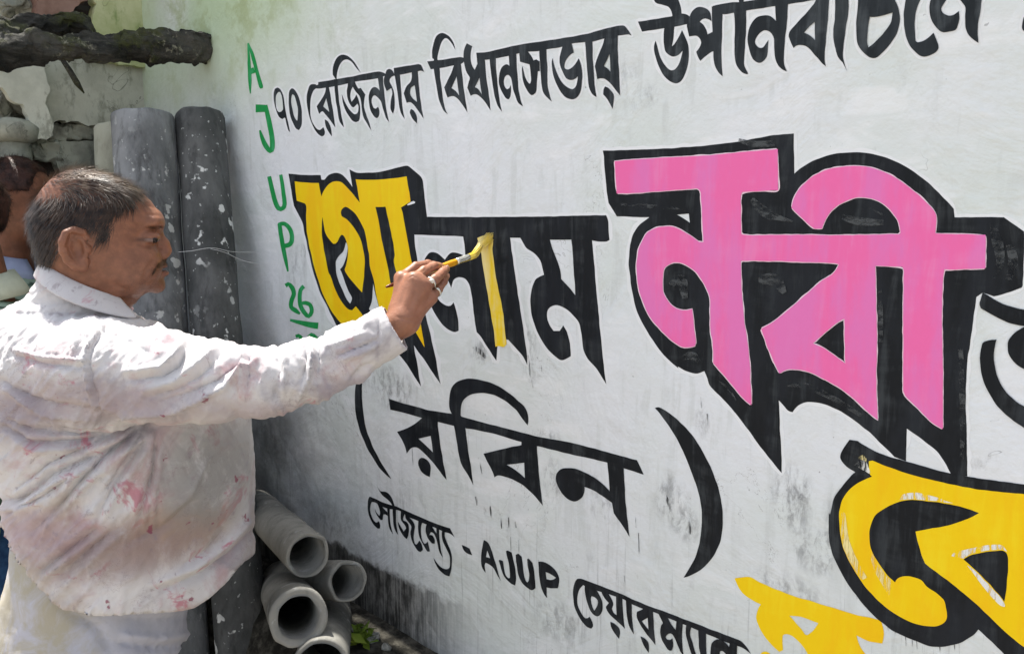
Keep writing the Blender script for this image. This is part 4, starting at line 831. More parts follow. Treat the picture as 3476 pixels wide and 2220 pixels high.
b1 = t.noise(7, 6, .68, dist=.6); b2 = t.noise(5.5, 5, .66, off=(3, 1, 7), dist=.8); b3 = t.noise(9, 5, .7, off=(8, 2, 1), dist=1.)
col = t.mix(t.ramp(t.noise(3, 4, .6), .38, .66), (.66, .645, .65), (.55, .535, .545))
col = t.mix(t.math('MULTIPLY', t.ramp(b1, .50, .68), .75), col, (.47, .30, .32))
col = t.mix(t.math('MULTIPLY', t.ramp(b2, .51, .66), .75), col, (.34, .315, .35))
col = t.mix(t.math('MULTIPLY', t.ramp(b3, .60, .69), .75), col, (.48, .14, .20))
zz = t.xyz()[2]
wear = t.math('MULTIPLY', t.ramp(t.noise(4, 5, .65, off=(1, 5, 2)), .44, .64), t.ramp(zz, 1.12, .98))
col = t.mix(t.math('MULTIPLY', wear, .75), col, (.38, .30, .235))
for (px_, py_, ru, rz, c_, k_) in ((570, 1770, .12, .055, (.34, .225, .15), .9), (700, 1600, .10, .11, (.27, .262, .25), .85), (420, 1840, .15, .055, (.31, .235, .225), .8), (150, 1800, .10, .05, (.36, .23, .25), .65), (250, 1320, .13, .045, (.38, .31, .33), .7), (80, 1420, .08, .05, (.34, .28, .30), .65), (540, 1310, .10, .03, (.36, .29, .32), .6), (800, 1340, .08, .03, (.38, .31, .35), .6), (1080, 1240, .06, .03, (.36, .32, .40), .6)):
    uu, zq = UZ(px_, py_, -.12); xs = t.xyz()
    dd = t.math('ADD', t.math('POWER', t.math('ABSOLUTE', t.math('MULTIPLY', t.math('SUBTRACT', xs[0], uu), 1/ru)), 2.), t.math('POWER', t.math('ABSOLUTE', t.math('MULTIPLY', t.math('SUBTRACT', xs[2], zq), 1/rz)), 2.))
    col = t.mix(t.math('MULTIPLY', t.math('MULTIPLY', t.ramp(dd, 0., 1.6, 1., 0.), t.ramp(t.noise(12, 7, .74, off=(px_*.01, 0, 0), dist=.6), .26, .54)), k_), col, c_)
fine = t.noise(22, 6, .75, dist=1.5); col = t.mix(t.math('MULTIPLY', t.ramp(fine, .57, .69), .6), col, (.27, .215, .24))
vein = t.math('ABSOLUTE', t.math('SUBTRACT', t.noise(9, 7, .72, dist=1.6, off=(2, 9, 4)), .5))
col = t.mix(t.math('MULTIPLY', t.math('MULTIPLY', t.ramp(vein, .006, .0), t.ramp(t.noise(5, 3, .5, off=(8, 8, 1)), .50, .60)), .55), col, (.16, .10, .12))
dot_ = t.noise(30, 3, .5, off=(1, 1, 6)); col = t.mix(t.math('MULTIPLY', t.ramp(dot_, .70, .74), .8), col, (.24, .05, .09))
t.bump(t.math('ADD', t.math('MULTIPLY', t.noise(50, 4, .6), .6), t.math('MULTIPLY', t.noise(600, 2, .5), .6)), .3, .0022)
M_SHIRT = t.out(col, .88, .2); t.b.inputs['Sheen Weight'].default_value = .15
so_ = link('shirt', npmesh(P, Q), M_SHIRT, man, True)
md = so_.modifiers.new('thickness', 'SOLIDIFY'); md.thickness = .0022; md.offset = 0
cw = nets(lambda P: smax(smax(cap(P, SLV[-2][0]-CUD*.03, SLV[-1][0]+CUD*.03, .0425, .0418), (P-SLV[-1][0])@CUD-.005, .003), -.046-(P-SLV[-1][0])@CUD, .003), SLV[-1][0]-.09, SLV[-1][0]+.09, .0030)
cN = vnormals(*cw); cpx, cpy = PIX(cw[0]); cwP = cw[0]+cN*(fbm(cw[0], 26, 3, 4.)*.0022)[:, None]; ce = (cwP-SLV[-1][0])@CUD
ck_ = (np.abs(cN@CUD) < .72)[cw[1]].any(1); cwP, cwQ = compact(cwP, cw[1][ck_])
cu_ = link('cuff', npmesh(cwP, cwQ), M_SHIRT, so_, True); md = cu_.modifiers.new('thickness', 'SOLIDIFY'); md.thickness = .0026
bt = MD(1322, 1172, 1.408); bt = SLV[-1][0]-CUD*.020+A3(.008, -.0432, -.010); link('button', npmesh(*nets(lambda P: ell(P, bt, (.0055, .0022, .0055)), bt-.01, bt+.01, .0014)), simple('shirt_button', (.5, .5, .5), (.6, .6, .6), 20, .3), cu_, True)
# collar: stand, fold and fall, open at the front
inn = [(138, 889, 0), (146, 893, -.030), (200, 925, -.060), (280, 966, -.072), (350, 990, -.064), (405, 1008, -.045)]
mid = [(118, 905, 0), (130, 917, -.042), (190, 955, -.080), (272, 998, -.092), (356, 1028, -.082), (432, 1045, -.056)]
outr = [(106, 930, 0), (122, 955, -.052), (172, 996, -.096), (262, 1036, -.112), (368, 1068, -.100), (492, 1088, -.066)]
def crow(R_, dz=0., ins=1.):
    a = [MU(x, y, v) for x, y, v in R_]; a = [A3(q[0], q[1]*ins, q[2]+dz) for q in a]
    m_ = [A3(q[0], -q[1], q[2]) for q in a[1:]]; return a[::-1]+m_
rows = [crow(inn, -.028, .93), crow(inn, -.004, .97), crow(inn, .003), crow(mid, .002), crow(outr, .001)]
n_ = len(rows[0]); V = [v for r in rows for v in r]
F = [(i*n_+j, i*n_+j+1, (i+1)*n_+j+1, (i+1)*n_+j) for i in range(len(rows)-1) for j in range(n_-1)]
co_ = link('collar', mesh(V, F), M_SHIRT, so_, True)
for k, v in (('SUBSURF', 0), ('SOLIDIFY', .003)):
    md = co_.modifiers.new(k.lower(), k)
    if k == 'SUBSURF': md.levels = md.render_levels = 3
    else: md.thickness = v
# trousers
PR = []
for py, l, r, b in ((1840, 40, 760, .15), (1950, 20, 700, .158), (2050, 0, 662, .16), (2130, -10, 648, .16), (2220, -20, 645, .16), (2300, -20, 640, .16)):
    (x0, z0), (x1, _) = UZ(l, py), UZ(r, py); PR.append((z0, x0, x1, b, .02))
def trousers(P):
    d = loft(P, PR, 2.4); zb = PR[-1][0]; c = (PR[-1][1]+PR[-1][2])/2
    for s in (-1, 1): d = smin(d, chain(P, [(A3(c, .02+s*.085, zb+.02), .115), (A3(c-.03, .02+s*.10, .42), .085), (A3(c-.05, .02+s*.11, .10), .070)], .02), .03)
    return smax(d, .085-P[:, 2], .004)
P, Q = nets(trousers, (-.34, -.26, .06), (.40, .30, .96), .0085)
N = vnormals(P, Q); px, py = PIX(P)
for f_, w_, a_ in (([(640, 2095), (520, 2105), (420, 2100)], 14, -.006), ([(640, 2150), (530, 2165), (400, 2150)], 14, .007), ([(645, 2185), (520, 2200), (390, 2178)], 12, -.008), ([(200, 2060), (330, 2130), (380, 2220)], 18, -.006)):
    fold(f_, w_, a_)
P = P+N*(fbm(P, 16, 3, 2.)*.004)[:, None]
t = NT('blotched_white_trousers')
X_, Y_, Z_ = t.xyz()
col = t.mix(t.ramp(t.noise(5, 5, .6), .4, .65), (.52, .52, .58), (.43, .43, .48))
beige = t.math('MULTIPLY', t.ramp(X_, .02, -.10), t.ramp(t.noise(13, 6, .7, dist=.7), .35, .6)); col = t.mix(t.math('MULTIPLY', beige, .85), col, (.40, .36, .26))  # beige blotches, stronger towards the back
t.bump(t.noise(60, 5, .6), .3, .003)
link('trousers', npmesh(P, Q), t.out(col, .9, .2), man, True)
for s in (-1, 1):
    sh = nets(lambda P: smax(smin(cap(P, A3(-.10, .02+s*.12, .06), A3(.07, .02+s*.14, .045), .050, .040), cap(P, A3(-.11, .02+s*.12, .06), A3(-.11, .02+s*.12, .09), .05, .05), .02), .012-P[:, 2], .004), (-.20, .02+s*.12-.09, 0), (.18, .02+s*.14+.09, .16), .008)
    link('shoe', npmesh(*sh), simple('brown_leather', (.05, .03, .02), (.08, .05, .03), 20, .5), man, True)
# ------------------------------------------------------------ paint brush held in the hand
TP = AT(1312, 974, 1.445); FE = AT(1592, 873, 1.585)
brush = empty('paint_brush', TP, 'thin paint brush loaded with yellow paint, held against the wall by the man', 'paint brush')
def tube(path, radii, n=12, flat=None):
    V, F = [], []
    for i, p in enumerate(path):
        a = path[max(0, i-1)]; b = path[min(len(path)-1, i+1)]; d = (b-a).normalized()
        x = d.cross(Vector((0, 0, 1)) if abs(d.z) < .98 else Vector((1, 0, 0))).normalized(); y = x.cross(d); r = radii[i]
        rx, ry = r if isinstance(r, tuple) else (r, r)
        V += [p+x*rx*math.cos(k*math.tau/n)+y*ry*math.sin(k*math.tau/n) for k in range(n)]
    for i in range(len(path)-1): F += [(i*n+k, i*n+(k+1) % n, (i+1)*n+(k+1) % n, (i+1)*n+k) for k in range(n)]
    F += [tuple(range(n))[::-1], tuple((len(path)-1)*n+k for k in range(n))]
    return V, F
L_ = lambda u: TP.lerp(FE, u)
child('handle', mesh(*tube([L_(u) for u in (0, .03, .12, .3, .5, .68, .78, .85)], [.0015, .0024, .0032, .004, .0048, .0062, .0066, .0058])),
      simple('painted_wood_handle', (.70, .30, .008), (.80, .42, .01), 40, .35), brush, True)
child('handle_tip', mesh(*tube([L_(u) for u in (-.01, .0, .05, .10)], [.0008, .002, .0034, .0036])), simple('red_brown_lacquer', (.10, .02, .006), (.16, .04, .01), 30, .3), brush, True)
child('ferrule', mesh(*tube([L_(u) for u in (.83, .86, .93, .94, .99, 1.)], [.0064, .0066, .0066, .0070, .0066, .0064])), M_SILVER, brush, True)
W0 = ONY(1640, 832, -.006); W1 = ONY(1664, 806, -.003); W0.y = -.014; W1.y = -.005
V, F = [], []
mid_ = FE.lerp(W0, .55)+Vector((0, 0, -.006))
for k in range(120):
    a = random.random()*math.tau; r = .0058*math.sqrt(random.random()); d = (FE-TP).normalized(); x = d.orthogonal().normalized(); y = d.cross(x)
    o = x*math.cos(a)*r+y*math.sin(a)*r; sp = Vector((random.uniform(-1, 1)*.0105, random.uniform(0, .003), random.uniform(-.5, .6)*.016))
    path = [L_(.97)+o, L_(1.05)+o*1.05, mid_+o*1.2+sp*.2, W0+sp*.75+Vector((0, -abs(o.y)*.5, 0)), W1+sp]
    v, f = tube(path, [.0008, .0009, .0010, .0010, .0004], 5); f = [tuple(q+len(V) for q in g) for g in f]; V += v; F += f
child('bristles', mesh(V, F), M_WET, brush, True)
# ------------------------------------------------------------ cement pipes
def cement(name, dark, light, spat, stain=.5):
    t = NT(name)
    col = t.mix(t.ramp(t.noise(5, 6, .66, stretch=(1, 1, .45)), .36, .66), dark, light)
    col = t.mix(t.math('MULTIPLY', t.ramp(t.noise(24, 6, .7, stretch=(1, 1, .35)), .50, .68), stain), col, tuple(c*.35 for c in dark))
    a = t.noise(24, 3, .5, off=(1, 4, 2)); b = t.noise(4, 3, .6, off=(7, 1, 3))
    col = t.mix(t.math('MULTIPLY', t.math('MULTIPLY', t.ramp(a, .615, .655), t.ramp(b, .42, .54)), spat), col, (.62, .64, .63))
    a = t.noise(75, 2, .5); col = t.mix(t.math('MULTIPLY', t.ramp(a, .68, .72), spat*.8), col, (.50, .52, .51))
    t.bump(t.math('ADD', t.noise(60, 6, .65), t.noise(9, 4, .6)), .5, .004)
    return t.out(col, .85, .3)
M_PIPE = cement('weathered_cement', (.050, .054, .054), (.140, .145, .146), 1.)
M_PIPE2 = cement('grey_cement', (.105, .112, .118), (.275, .288, .30), .7, .6)
M_PALE2 = cement('pale_cement', (.30, .30, .24), (.42, .43, .35), .1, .3)
M_CLAY = cement('lying_pipe_cement', (.13, .13, .118), (.27, .265, .24), .3, .35)
def pipe(A, B, r, m, label, group, wall_t=.18, grow=1.0, lip=True):
    A, B = Vector(A), Vector(B); d = (B-A); L = d.length; d.normalize(); x = d.orthogonal().normalized(); y = d.cross(x)
    prof = [(0, r*(1-wall_t)), (.004, r*.97-r*wall_t*.75), (0, r*(1-wall_t*.55)), (.0, r*.97), (.006, r)] if lip else [(0, r*(1-wall_t)), (0, r*.97), (.006, r)]
    n, ns = 40, max(6, int(L/.06)); V, F = [], []
    rows = [(.8*min(L, .6), r*(1-wall_t)*.98)]+[(.25*min(L, .6), r*(1-wall_t)*.99)]+prof+[(L*(i+1)/ns, r) for i in range(ns-1)]+[(L-.006, r), (L, r*.97), (L, r*(1-wall_t)), (L-.2*min(L, .6), r*(1-wall_t))]
    for s, q in rows:
        g = 1+(grow-1)*s/L
        for k in range(n):
            a = k*math.tau/n; p = A+d*s+(x*math.cos(a)+y*math.sin(a))*q*g
            p += Vector(noise.noise_vector(p*9))*.0026+Vector(noise.noise_vector(p*38))*(.0036 if s < .01 else .0011); V.append(p)
    for i in range(len(rows)-1): F += [(i*n+k, i*n+(k+1) % n, (i+1)*n+(k+1) % n, (i+1)*n+k) for k in range(n)]
    me = mesh(V, F); c = (A+B)/2; me.transform(Matrix.Translation(-c))
    o = link('cement_pipe', me, m, None, True); o.location = c
    return tag(o, label, 'pipe', group)
def down(a, b, z=.0):                                      # carry a pipe on until it stands on the ground
    u = (z-a.z)/(b.z-a.z); return a+(b-a)*u
G1 = 'cement pipes leaned upright in the corner'
t1, b1_ = AT(678, 394, 2.26), AT(823, 2220, 2.10); pipe(t1, down(t1, b1_, -.05), .0655, M_PIPE, 'dark cement pipe spattered with white paint, standing nearest to the lettered wall', G1)
t1, b1_ = AT(486, 396, 2.20), AT(602, 2220, 2.12); pipe(t1, down(t1, b1_, -.05), .0800, M_PIPE2, 'thick grey cement pipe leaning upright just behind the head of the man with the brush', G1)
t1, b1_ = AT(398, 434, 2.40), AT(500, 2220, 2.34); pipe(t1, down(t1, b1_, -.05), .0640, M_PALE2, 'pale cream pipe mostly hidden behind the thick grey upright pipe', G1)
G2 = 'short pipes piled on their sides at the foot of the wall'
pipe(AT(1046, 1882, 1.80), AT(868, 1716, 2.35), .0500, M_CLAY, 'topmost pipe of the pile on the ground, its mouth tilted to the right', G2)
pipe(AT(1181, 1971, 1.84), AT(945, 1962, 2.20), .0460, M_CLAY, 'rightmost pipe of the pile, its mouth almost touching the lettered wall', G2)
pipe(AT(1016, 2096, 1.68), AT(952, 1985, 2.30), .0600, M_CLAY, 'front pipe of the pile with its round mouth facing the camera', G2, .29)
pipe(AT(1090, 2262, 1.66), AT(1120, 2080, 2.10), .0570, M_CLAY, 'lowest pipe of the pile, cut by the lower edge', G2)
# ------------------------------------------------------------ ruined wall in the corner
ruin = empty('ruined_wall', (-1.66, -.3, .3), 'crumbling brick end wall with broken grey plaster in the corner behind the upright pipes', 'wall')
t = NT('old_brick'); br = t.n('ShaderNodeTexBrick'); mp = t.n('ShaderNodeMapping'); t.put(mp.inputs[0], t.co)
mp.inputs['Rotation'].default_value = (0, 0, R(90)); rt = t.n('ShaderNodeVectorRotate'); rt.rotation_type = 'X_AXIS'; rt.inputs['Angle'].default_value = R(-90)
t.t.links.new(mp.outputs[0], rt.inputs['Vector']); t.t.links.new(rt.outputs[0], br.inputs['Vector'])
br.inputs['Scale'].default_value = 1; br.inputs['Brick Width'].default_value = .22; br.inputs['Row Height'].default_value = .075; br.inputs['Mortar Size'].default_value = .008
br.inputs['Color1'].default_value = (.062, .046, .038, 1); br.inputs['Color2'].default_value = (.042, .036, .031, 1); br.inputs['Mortar'].default_value = (.06, .058, .05, 1)
col = t.mix(t.ramp(t.noise(9, 6, .7), .42, .62), br.outputs['Color'], (.022, .022, .018)); t.bump(t.noise(30, 5, .7), .6, .01); M_BRICK = t.out(col, .95, .2)
def rough_box(x0, x1, y0, y1, z0, z1, amp=.012, n=14):
    bm = bmesh.new(); bmesh.ops.create_cube(bm, size=1)
    bmesh.ops.subdivide_edges(bm, edges=bm.edges[:], cuts=n, use_grid_fill=True)
    for v in bm.verts:
        p = Vector(((v.co.x+.5)*(x1-x0)+x0, (v.co.y+.5)*(y1-y0)+y0, (v.co.z+.5)*(z1-z0)+z0))
        v.co = p+Vector(noise.noise_vector(p*8))*amp+Vector(noise.noise_vector(p*30))*amp*.4
    me = bpy.data.meshes.new('rough'); bm.to_mesh(me); bm.free(); return me
child('brick_core', rough_box(-1.86, -1.70, -.436, -.01, -.05, 3.95, n=24), M_BRICK, ruin, True)  # top raised out of view so that the wall shades the pipe pile
child('brick_core', rough_box(-1.86, -1.70, -.80, -.45, 1.66, 2.75), M_BRICK, ruin, True)
child('brick_pillar', rough_box(-1.855, -1.705, -.80, -.62, -.05, 1.65), M_BRICK, ruin, True)
def plaster(name, c1, c2, c3):
    t = NT(name)
    col = t.mix(t.ramp(t.noise(6, 6, .65), .38, .64), c1, c2)
    col = t.mix(t.math('MULTIPLY', t.ramp(t.noise(17, 7, .72, stretch=(1, 1, .5)), .52, .66), .7), col, c3)
    cr = t.noise(5, 3, .6, dist=1.5); cr = t.math('ABSOLUTE', t.math('SUBTRACT', cr, .5))
    col = t.mix(t.math('MULTIPLY', t.math('MULTIPLY', t.ramp(cr, .006, .0), t.ramp(t.noise(4, 3, .6, off=(2, 8, 1)), .5, .58)), .6), col, (.05, .05, .04))
    t.bump(t.noise(45, 6, .7), .5, .006); return t.out(col, .92, .2)
M_PLA = plaster('grey_plaster', (.40, .405, .335), (.52, .53, .45), (.20, .205, .16))
M_GPL = plaster('mossy_plaster', (.40, .44, .22), (.56, .58, .36), (.16, .24, .07))
M_FLK = plaster('pale_flaking_plaster', (.55, .57, .49), (.70, .72, .63), (.27, .27, .21))
M_STN = plaster('grey_rubble_stone', (.22, .225, .19), (.42, .43, .36), (.06, .06, .05))
def slab(name, pts, x, th, m, root, jag=.004):
    P_, C_ = [(float(a), float(b)) for a, b in pts], [True]*len(pts); ring = []
    for i in range(len(P_)):
        a, b = Vector(P_[i]), Vector(P_[(i+1) % len(P_)]); k = max(1, int((b-a).length/9))
        ring += [a.lerp(b, j/k) for j in range(k)]
    F3 = []
    for q in ring:
        p = ONX(q.x, q.y, x); F3.append(p+Vector((0, noise.noise(p*45), noise.noise(p*45+Vector((5, 5, 5)))))*jag*2)
    n = len(F3); V = F3+[p+Vector((-th, 0, 0)) for p in F3]
    tri = tessellate_polygon([[Vector((p.y, p.z, 0)) for p in F3]]); F = []
    for a, b, c in tri:
        nn = (F3[b]-F3[a]).cross(F3[c]-F3[a]); F.append((a, b, c) if nn.x > 0 else (a, c, b))
    F += [(i, i+n, (i+1) % n+n, (i+1) % n) for i in range(n)]
    return child(name, mesh(V, F), m, root)
slab('plaster', [(120, 190), (545, 215), (560, 470), (430, 440), (345, 424), (318, 424), (300, 428), (278, 417), (268, 411), (240, 410), (226, 418), (216, 409), (196, 405), (182, 418), (176, 440), (150, 460), (140, 330)], -1.625, .045, M_PLA, ruin)
slab('plaster', [(290, -60), (540, -60), (545, 240), (300, 200), (312, 60), (330, 20)], -1.60, .05, M_GPL, ruin)
slab('loose_plaster', [(-20, 190), (150, 195), (156, 250), (168, 320), (158, 350), (176, 400), (183, 440), (176, 462), (166, 468), (160, 478), (148, 474), (140, 468), (130, 474), (120, 462), (116, 440), (100, 410), (86, 378), (76, 355), (60, 352), (42, 338), (22, 318), (6, 300), (-20, 296)], -1.585, .03, M_FLK, ruin)
slab('rubble_face', [(135, 486), (240, 480), (335, 478), (345, 640), (215, 640), (200, 580), (186, 540), (172, 512), (150, 505)], -1.655, .05, M_STN, ruin)
slab('rubble_face', [(345, 470), (470, 470), (470, 900), (345, 900)], -1.66, .04, M_STN, ruin)
slab('brick_face', [(112, -60), (250, -60), (300, -10), (240, 46), (130, 60)], -1.60, .06, simple('pinkish_brick', (.20, .115, .09), (.30, .19, .16), 14, .9, bump=.5), ruin)
for px_, py_, r_, m_ in ((30, 350, .055, M_STN), (80, 312, .05, M_STN), (100, 430, .04, M_STN), (150, 520, .045, M_STN), (262, 448, .035, M_STN), (318, 452, .03, M_STN), (205, 452, .032, M_STN), (60, 20, .05, M_STN), (20, 585, .05, M_STN)):
    q = ONX(px_, py_, -1.675); bm = bmesh.new(); bmesh.ops.create_icosphere(bm, subdivisions=4, radius=r_)
    for v in bm.verts:
        v.co = Vector((v.co.x*.7, v.co.y*1.25, v.co.z*.75)); v.co += Vector(noise.noise_vector(v.co*22+q*9))*r_*.55+Vector(noise.noise_vector(v.co*60+q*9))*r_*.32; v.co += q
    me = bpy.data.meshes.new('stone'); bm.to_mesh(me); bm.free(); child('rubble_stone', me, m_, ruin, True)
# mossy old beams lying across the corner
t = NT('rotten_mossy_wood')
col = t.mix(t.ramp(t.noise(5, 6, .7, stretch=(2, .45, 2.5)), .38, .62), (.020, .020, .018), (.10, .098, .088))
col = t.mix(t.math('MULTIPLY', t.ramp(t.noise(9, 6, .7), .52, .64), .7), col, (.075, .085, .028))
col = t.mix(t.math('MULTIPLY', t.ramp(t.noise(38, 5, .75), .56, .68), t.ramp(t.noise(4, 3, .6, off=(2, 2, 2)), .4, .6)), col, (.30, .29, .22))
t.bump(t.math('ADD', t.noise(14, 6, .7, stretch=(3, .4, 3)), t.noise(60, 5, .7)), .9, .02); M_ROT = t.out(col, .95, .2)
def beam(pts, x, label, seed):
    path, rad = [], []
    for (a, y0, y1) in pts:
        p, q = ONX(a, y0, x), ONX(a, y1, x); path.append((p+q)/2); rad.append((p-q).length/2)
    pp, rr = [], []
    for i in range(len(path)-1):
        for j in range(26): u = j/26; pp.append(path[i].lerp(path[i+1], u)); rr.append(rad[i]*(1-u)+rad[i+1]*u)
    pp.append(path[-1]); rr.append(rad[-1]*.9); pp.append(path[-1]+(path[-1]-path[-2]).normalized()*.004); rr.append(rad[-1]*.6)
    V, F = tube(pp, [(r*.9, r) for r in rr], 40); c = sum(path, Vector())/len(path)
    V = [v+Vector(noise.noise_vector(v*6+Vector((seed, 0, 0))))*.022+Vector(noise.noise_vector(v*20))*.017+Vector(noise.noise_vector(v*55))*.009+Vector(noise.noise_vector(v*120))*.004-c for v in V]
    o = link('old_beam', mesh(V, F), M_ROT, None, True); o.location = c
    return tag(o, label, 'beam', 'rotten beams across the corner')
beam([(-260, 150, 250), (20, 132, 228), (200, 122, 222), (420, 122, 226), (600, 112, 214), (706, 104, 196)], -1.17, 'long rotten mossy beam whose ragged end reaches the lettered wall', 1.)
beam([(-260, 30, 150), (-20, 46, 140), (120, 50, 132), (300, 58, 130), (318, 74, 126)], -1.26, 'shorter dark beam lying on top of the long rotten beam', 4.)
stk = [ONX(203, 190, -1.5), ONX(236, 240, -1.5), ONX(262, 285, -1.5), ONX(286, 318, -1.5)]
V, F = tube(stk, [(.008, .006), (.013, .008), (.012, .008), (.002, .002)], 8); c = stk[1]
o = link('dry_stick', mesh([v+Vector(noise.noise_vector(v*50))*.003-c for v in V], F), M_ROT, None, True); o.location = c
tag(o, 'short dark stick hanging down from the rotten beam over the grey plaster', 'stick')
# stump-like concrete post at the far left
pc_ = ONX(48, 520, -1.63); zt = ONX(48, 402, -1.63).z; zc_ = ONX(48, 470, -1.63).z
post = empty('concrete_post', (pc_.x, pc_.y, .1), 'short concrete post with a rounded cap at the far left under the beam', 'post')
for nm, zs, rs in (('cap', (zc_-.012, zc_, zc_+.03, zt-.02, zt-.006, zt), (.055, .072, .076, .070, .055, .02)), ('shaft', (.0, .6, 1.2, zc_-.01), (.05, .05, .048, .047))):
    V, F = tube([Vector((pc_.x, pc_.y, z)) for z in zs], rs, 28)
    child(nm, mesh([v+Vector(noise.noise_vector(v*25))*.006 for v in V], F), M_STN, post, True)
# loose pale wire
def wire(pts, label, r=.0007):
    P_ = [AT(*q) for q in pts]; out = []
    for i in range(len(P_)-1):
        p0, p1, p2, p3 = P_[max(0, i-1)], P_[i], P_[i+1], P_[min(len(P_)-1, i+2)]
        for j in range(8):
            u = j/8; out.append(.5*((2*p1)+(p2-p0)*u+(2*p0-5*p1+4*p2-p3)*u*u+(3*p1-p0-3*p2+p3)*u**3))
    out.append(P_[-1]); V, F = tube(out, [r]*len(out), 6); c = P_[0]
    o = link('thin_wire', mesh([v-c for v in V], F), simple('pale_wire', (.55, .57, .58), (.68, .70, .70), 30, .4), None, True); o.location = c
    tag(o, label, 'wire', 'pale wires across the upright pipes')
wire([(606, 856, 2.12), (650, 852, 2.12), (720, 842, 2.14), (790, 855, 2.2), (870, 857, 2.28)], 'thin pale wire running level from the pipes to the wall')
wire([(715, 845, 2.135), (765, 858, 2.16), (825, 885, 2.22), (895, 899, 2.28)], 'thin pale wire branching down towards the green letters')
# ------------------------------------------------------------ weeds, rubble
def leaves(c, rad, n, size, m, name, root, flat=1., bias=.55):
    V, F = [], []
    for _ in range(n):
        d = Vector((random.gauss(0, 1), random.gauss(0, 1), random.gauss(0, 1))).normalized()
        p = Vector(c)+Vector((d.x*rad[0], d.y*rad[1], d.z*rad[2]))*random.random()**bias
        p += Vector(noise.noise_vector(p*2.2))*rad[0]*.35
        a = Vector((random.gauss(0, 1), random.gauss(0, 1), random.gauss(0, .6))).normalized(); b = a.orthogonal().normalized(); b = (b+a.cross(b)*random.uniform(-1, 1)).normalized()
        s = size*random.uniform(.5, 1.3); k = len(V); w_ = a.cross(b)*s*.12
        V += [p-a*s, p-b*s*.42+w_, p+a*s, p+b*s*.42+w_]; F += [(k, k+1, k+2), (k, k+2, k+3)]
    return child(name, mesh(V, F), m, root)
t = NT('sunlit_leaf'); t.put(t.b.inputs['Transmission Weight'], 0.)
col = t.mix(t.ramp(t.noise(3, 4, .6), .35, .65), (.10, .17, .02), (.21, .27, .03)); M_LEAF = t.out(col, .6, .3)
M_STEM = simple('bark', (.06, .05, .035), (.12, .10, .07), 20, .9)
bc = AT(-60, 720, 5.2)
bush = empty('bush', (bc.x, bc.y, 0), 'yellow-green bush in the sun beyond the end of the ruined wall', 'bush')
leaves(bc, (.75, .75, .95), 2600, .05, M_LEAF, 'foliage', bush)
V, F = tube([Vector((bc.x, bc.y, z)) for z in (0, .4, .8, 1.3)], [.05, .045, .035, .015], 10); child('stem', mesh(V, F), M_STEM, bush, True)
wc = ONY(1224, 2160, -.10)
weed = empty('weed', (wc.x, wc.y, ground_z(wc.x, wc.y)), 'small green weed growing beside the pipe pile', 'plant')
leaves(wc, (.032, .028, .026), 60, .020, M_LEAF, 'leaves', weed)
V, F = tube([Vector((wc.x, wc.y, ground_z(wc.x, wc.y)-.01)), wc], [.003, .002], 6); child('stem', mesh(V, F), M_STEM, weed, True)
M_RUB = simple('rubble_stone', (.16, .16, .145), (.36, .36, .33), 25, .9, bump=.5)
RUB = [(1205, 2208, .012, 'small pale stone lying nearest to the green weed'), (1262, 2200, .016, 'largest pale stone of the rubble under the dirty plinth'), (1312, 2207, .011, 'pale stone lying rightmost in the rubble under the plinth'), (1238, 2220, .010, 'pale stone at the lower edge between two larger stones')]
for i, (px_, py_, r, lab) in enumerate(RUB):
    p = ONY(px_, py_, -.075); p.z = ground_z(p.x, p.y)+r*.4
    bm = bmesh.new(); bmesh.ops.create_icosphere(bm, subdivisions=3, radius=r)
    for v in bm.verts:
        v.co = Vector((v.co.x*1.3, v.co.y, v.co.z*.7)); q = v.co*60+Vector((i*7, 0, 0)); v.co += Vector(noise.noise_vector(q))*r*.5+Vector(noise.noise_vector(q*3))*r*.2
    me = bpy.data.meshes.new('stone'); bm.to_mesh(me); bm.free(); o = link('rubble_stone', me, M_RUB); o.location = p
    tag(o, lab, 'stone', 'pale stones at the foot of the wall')
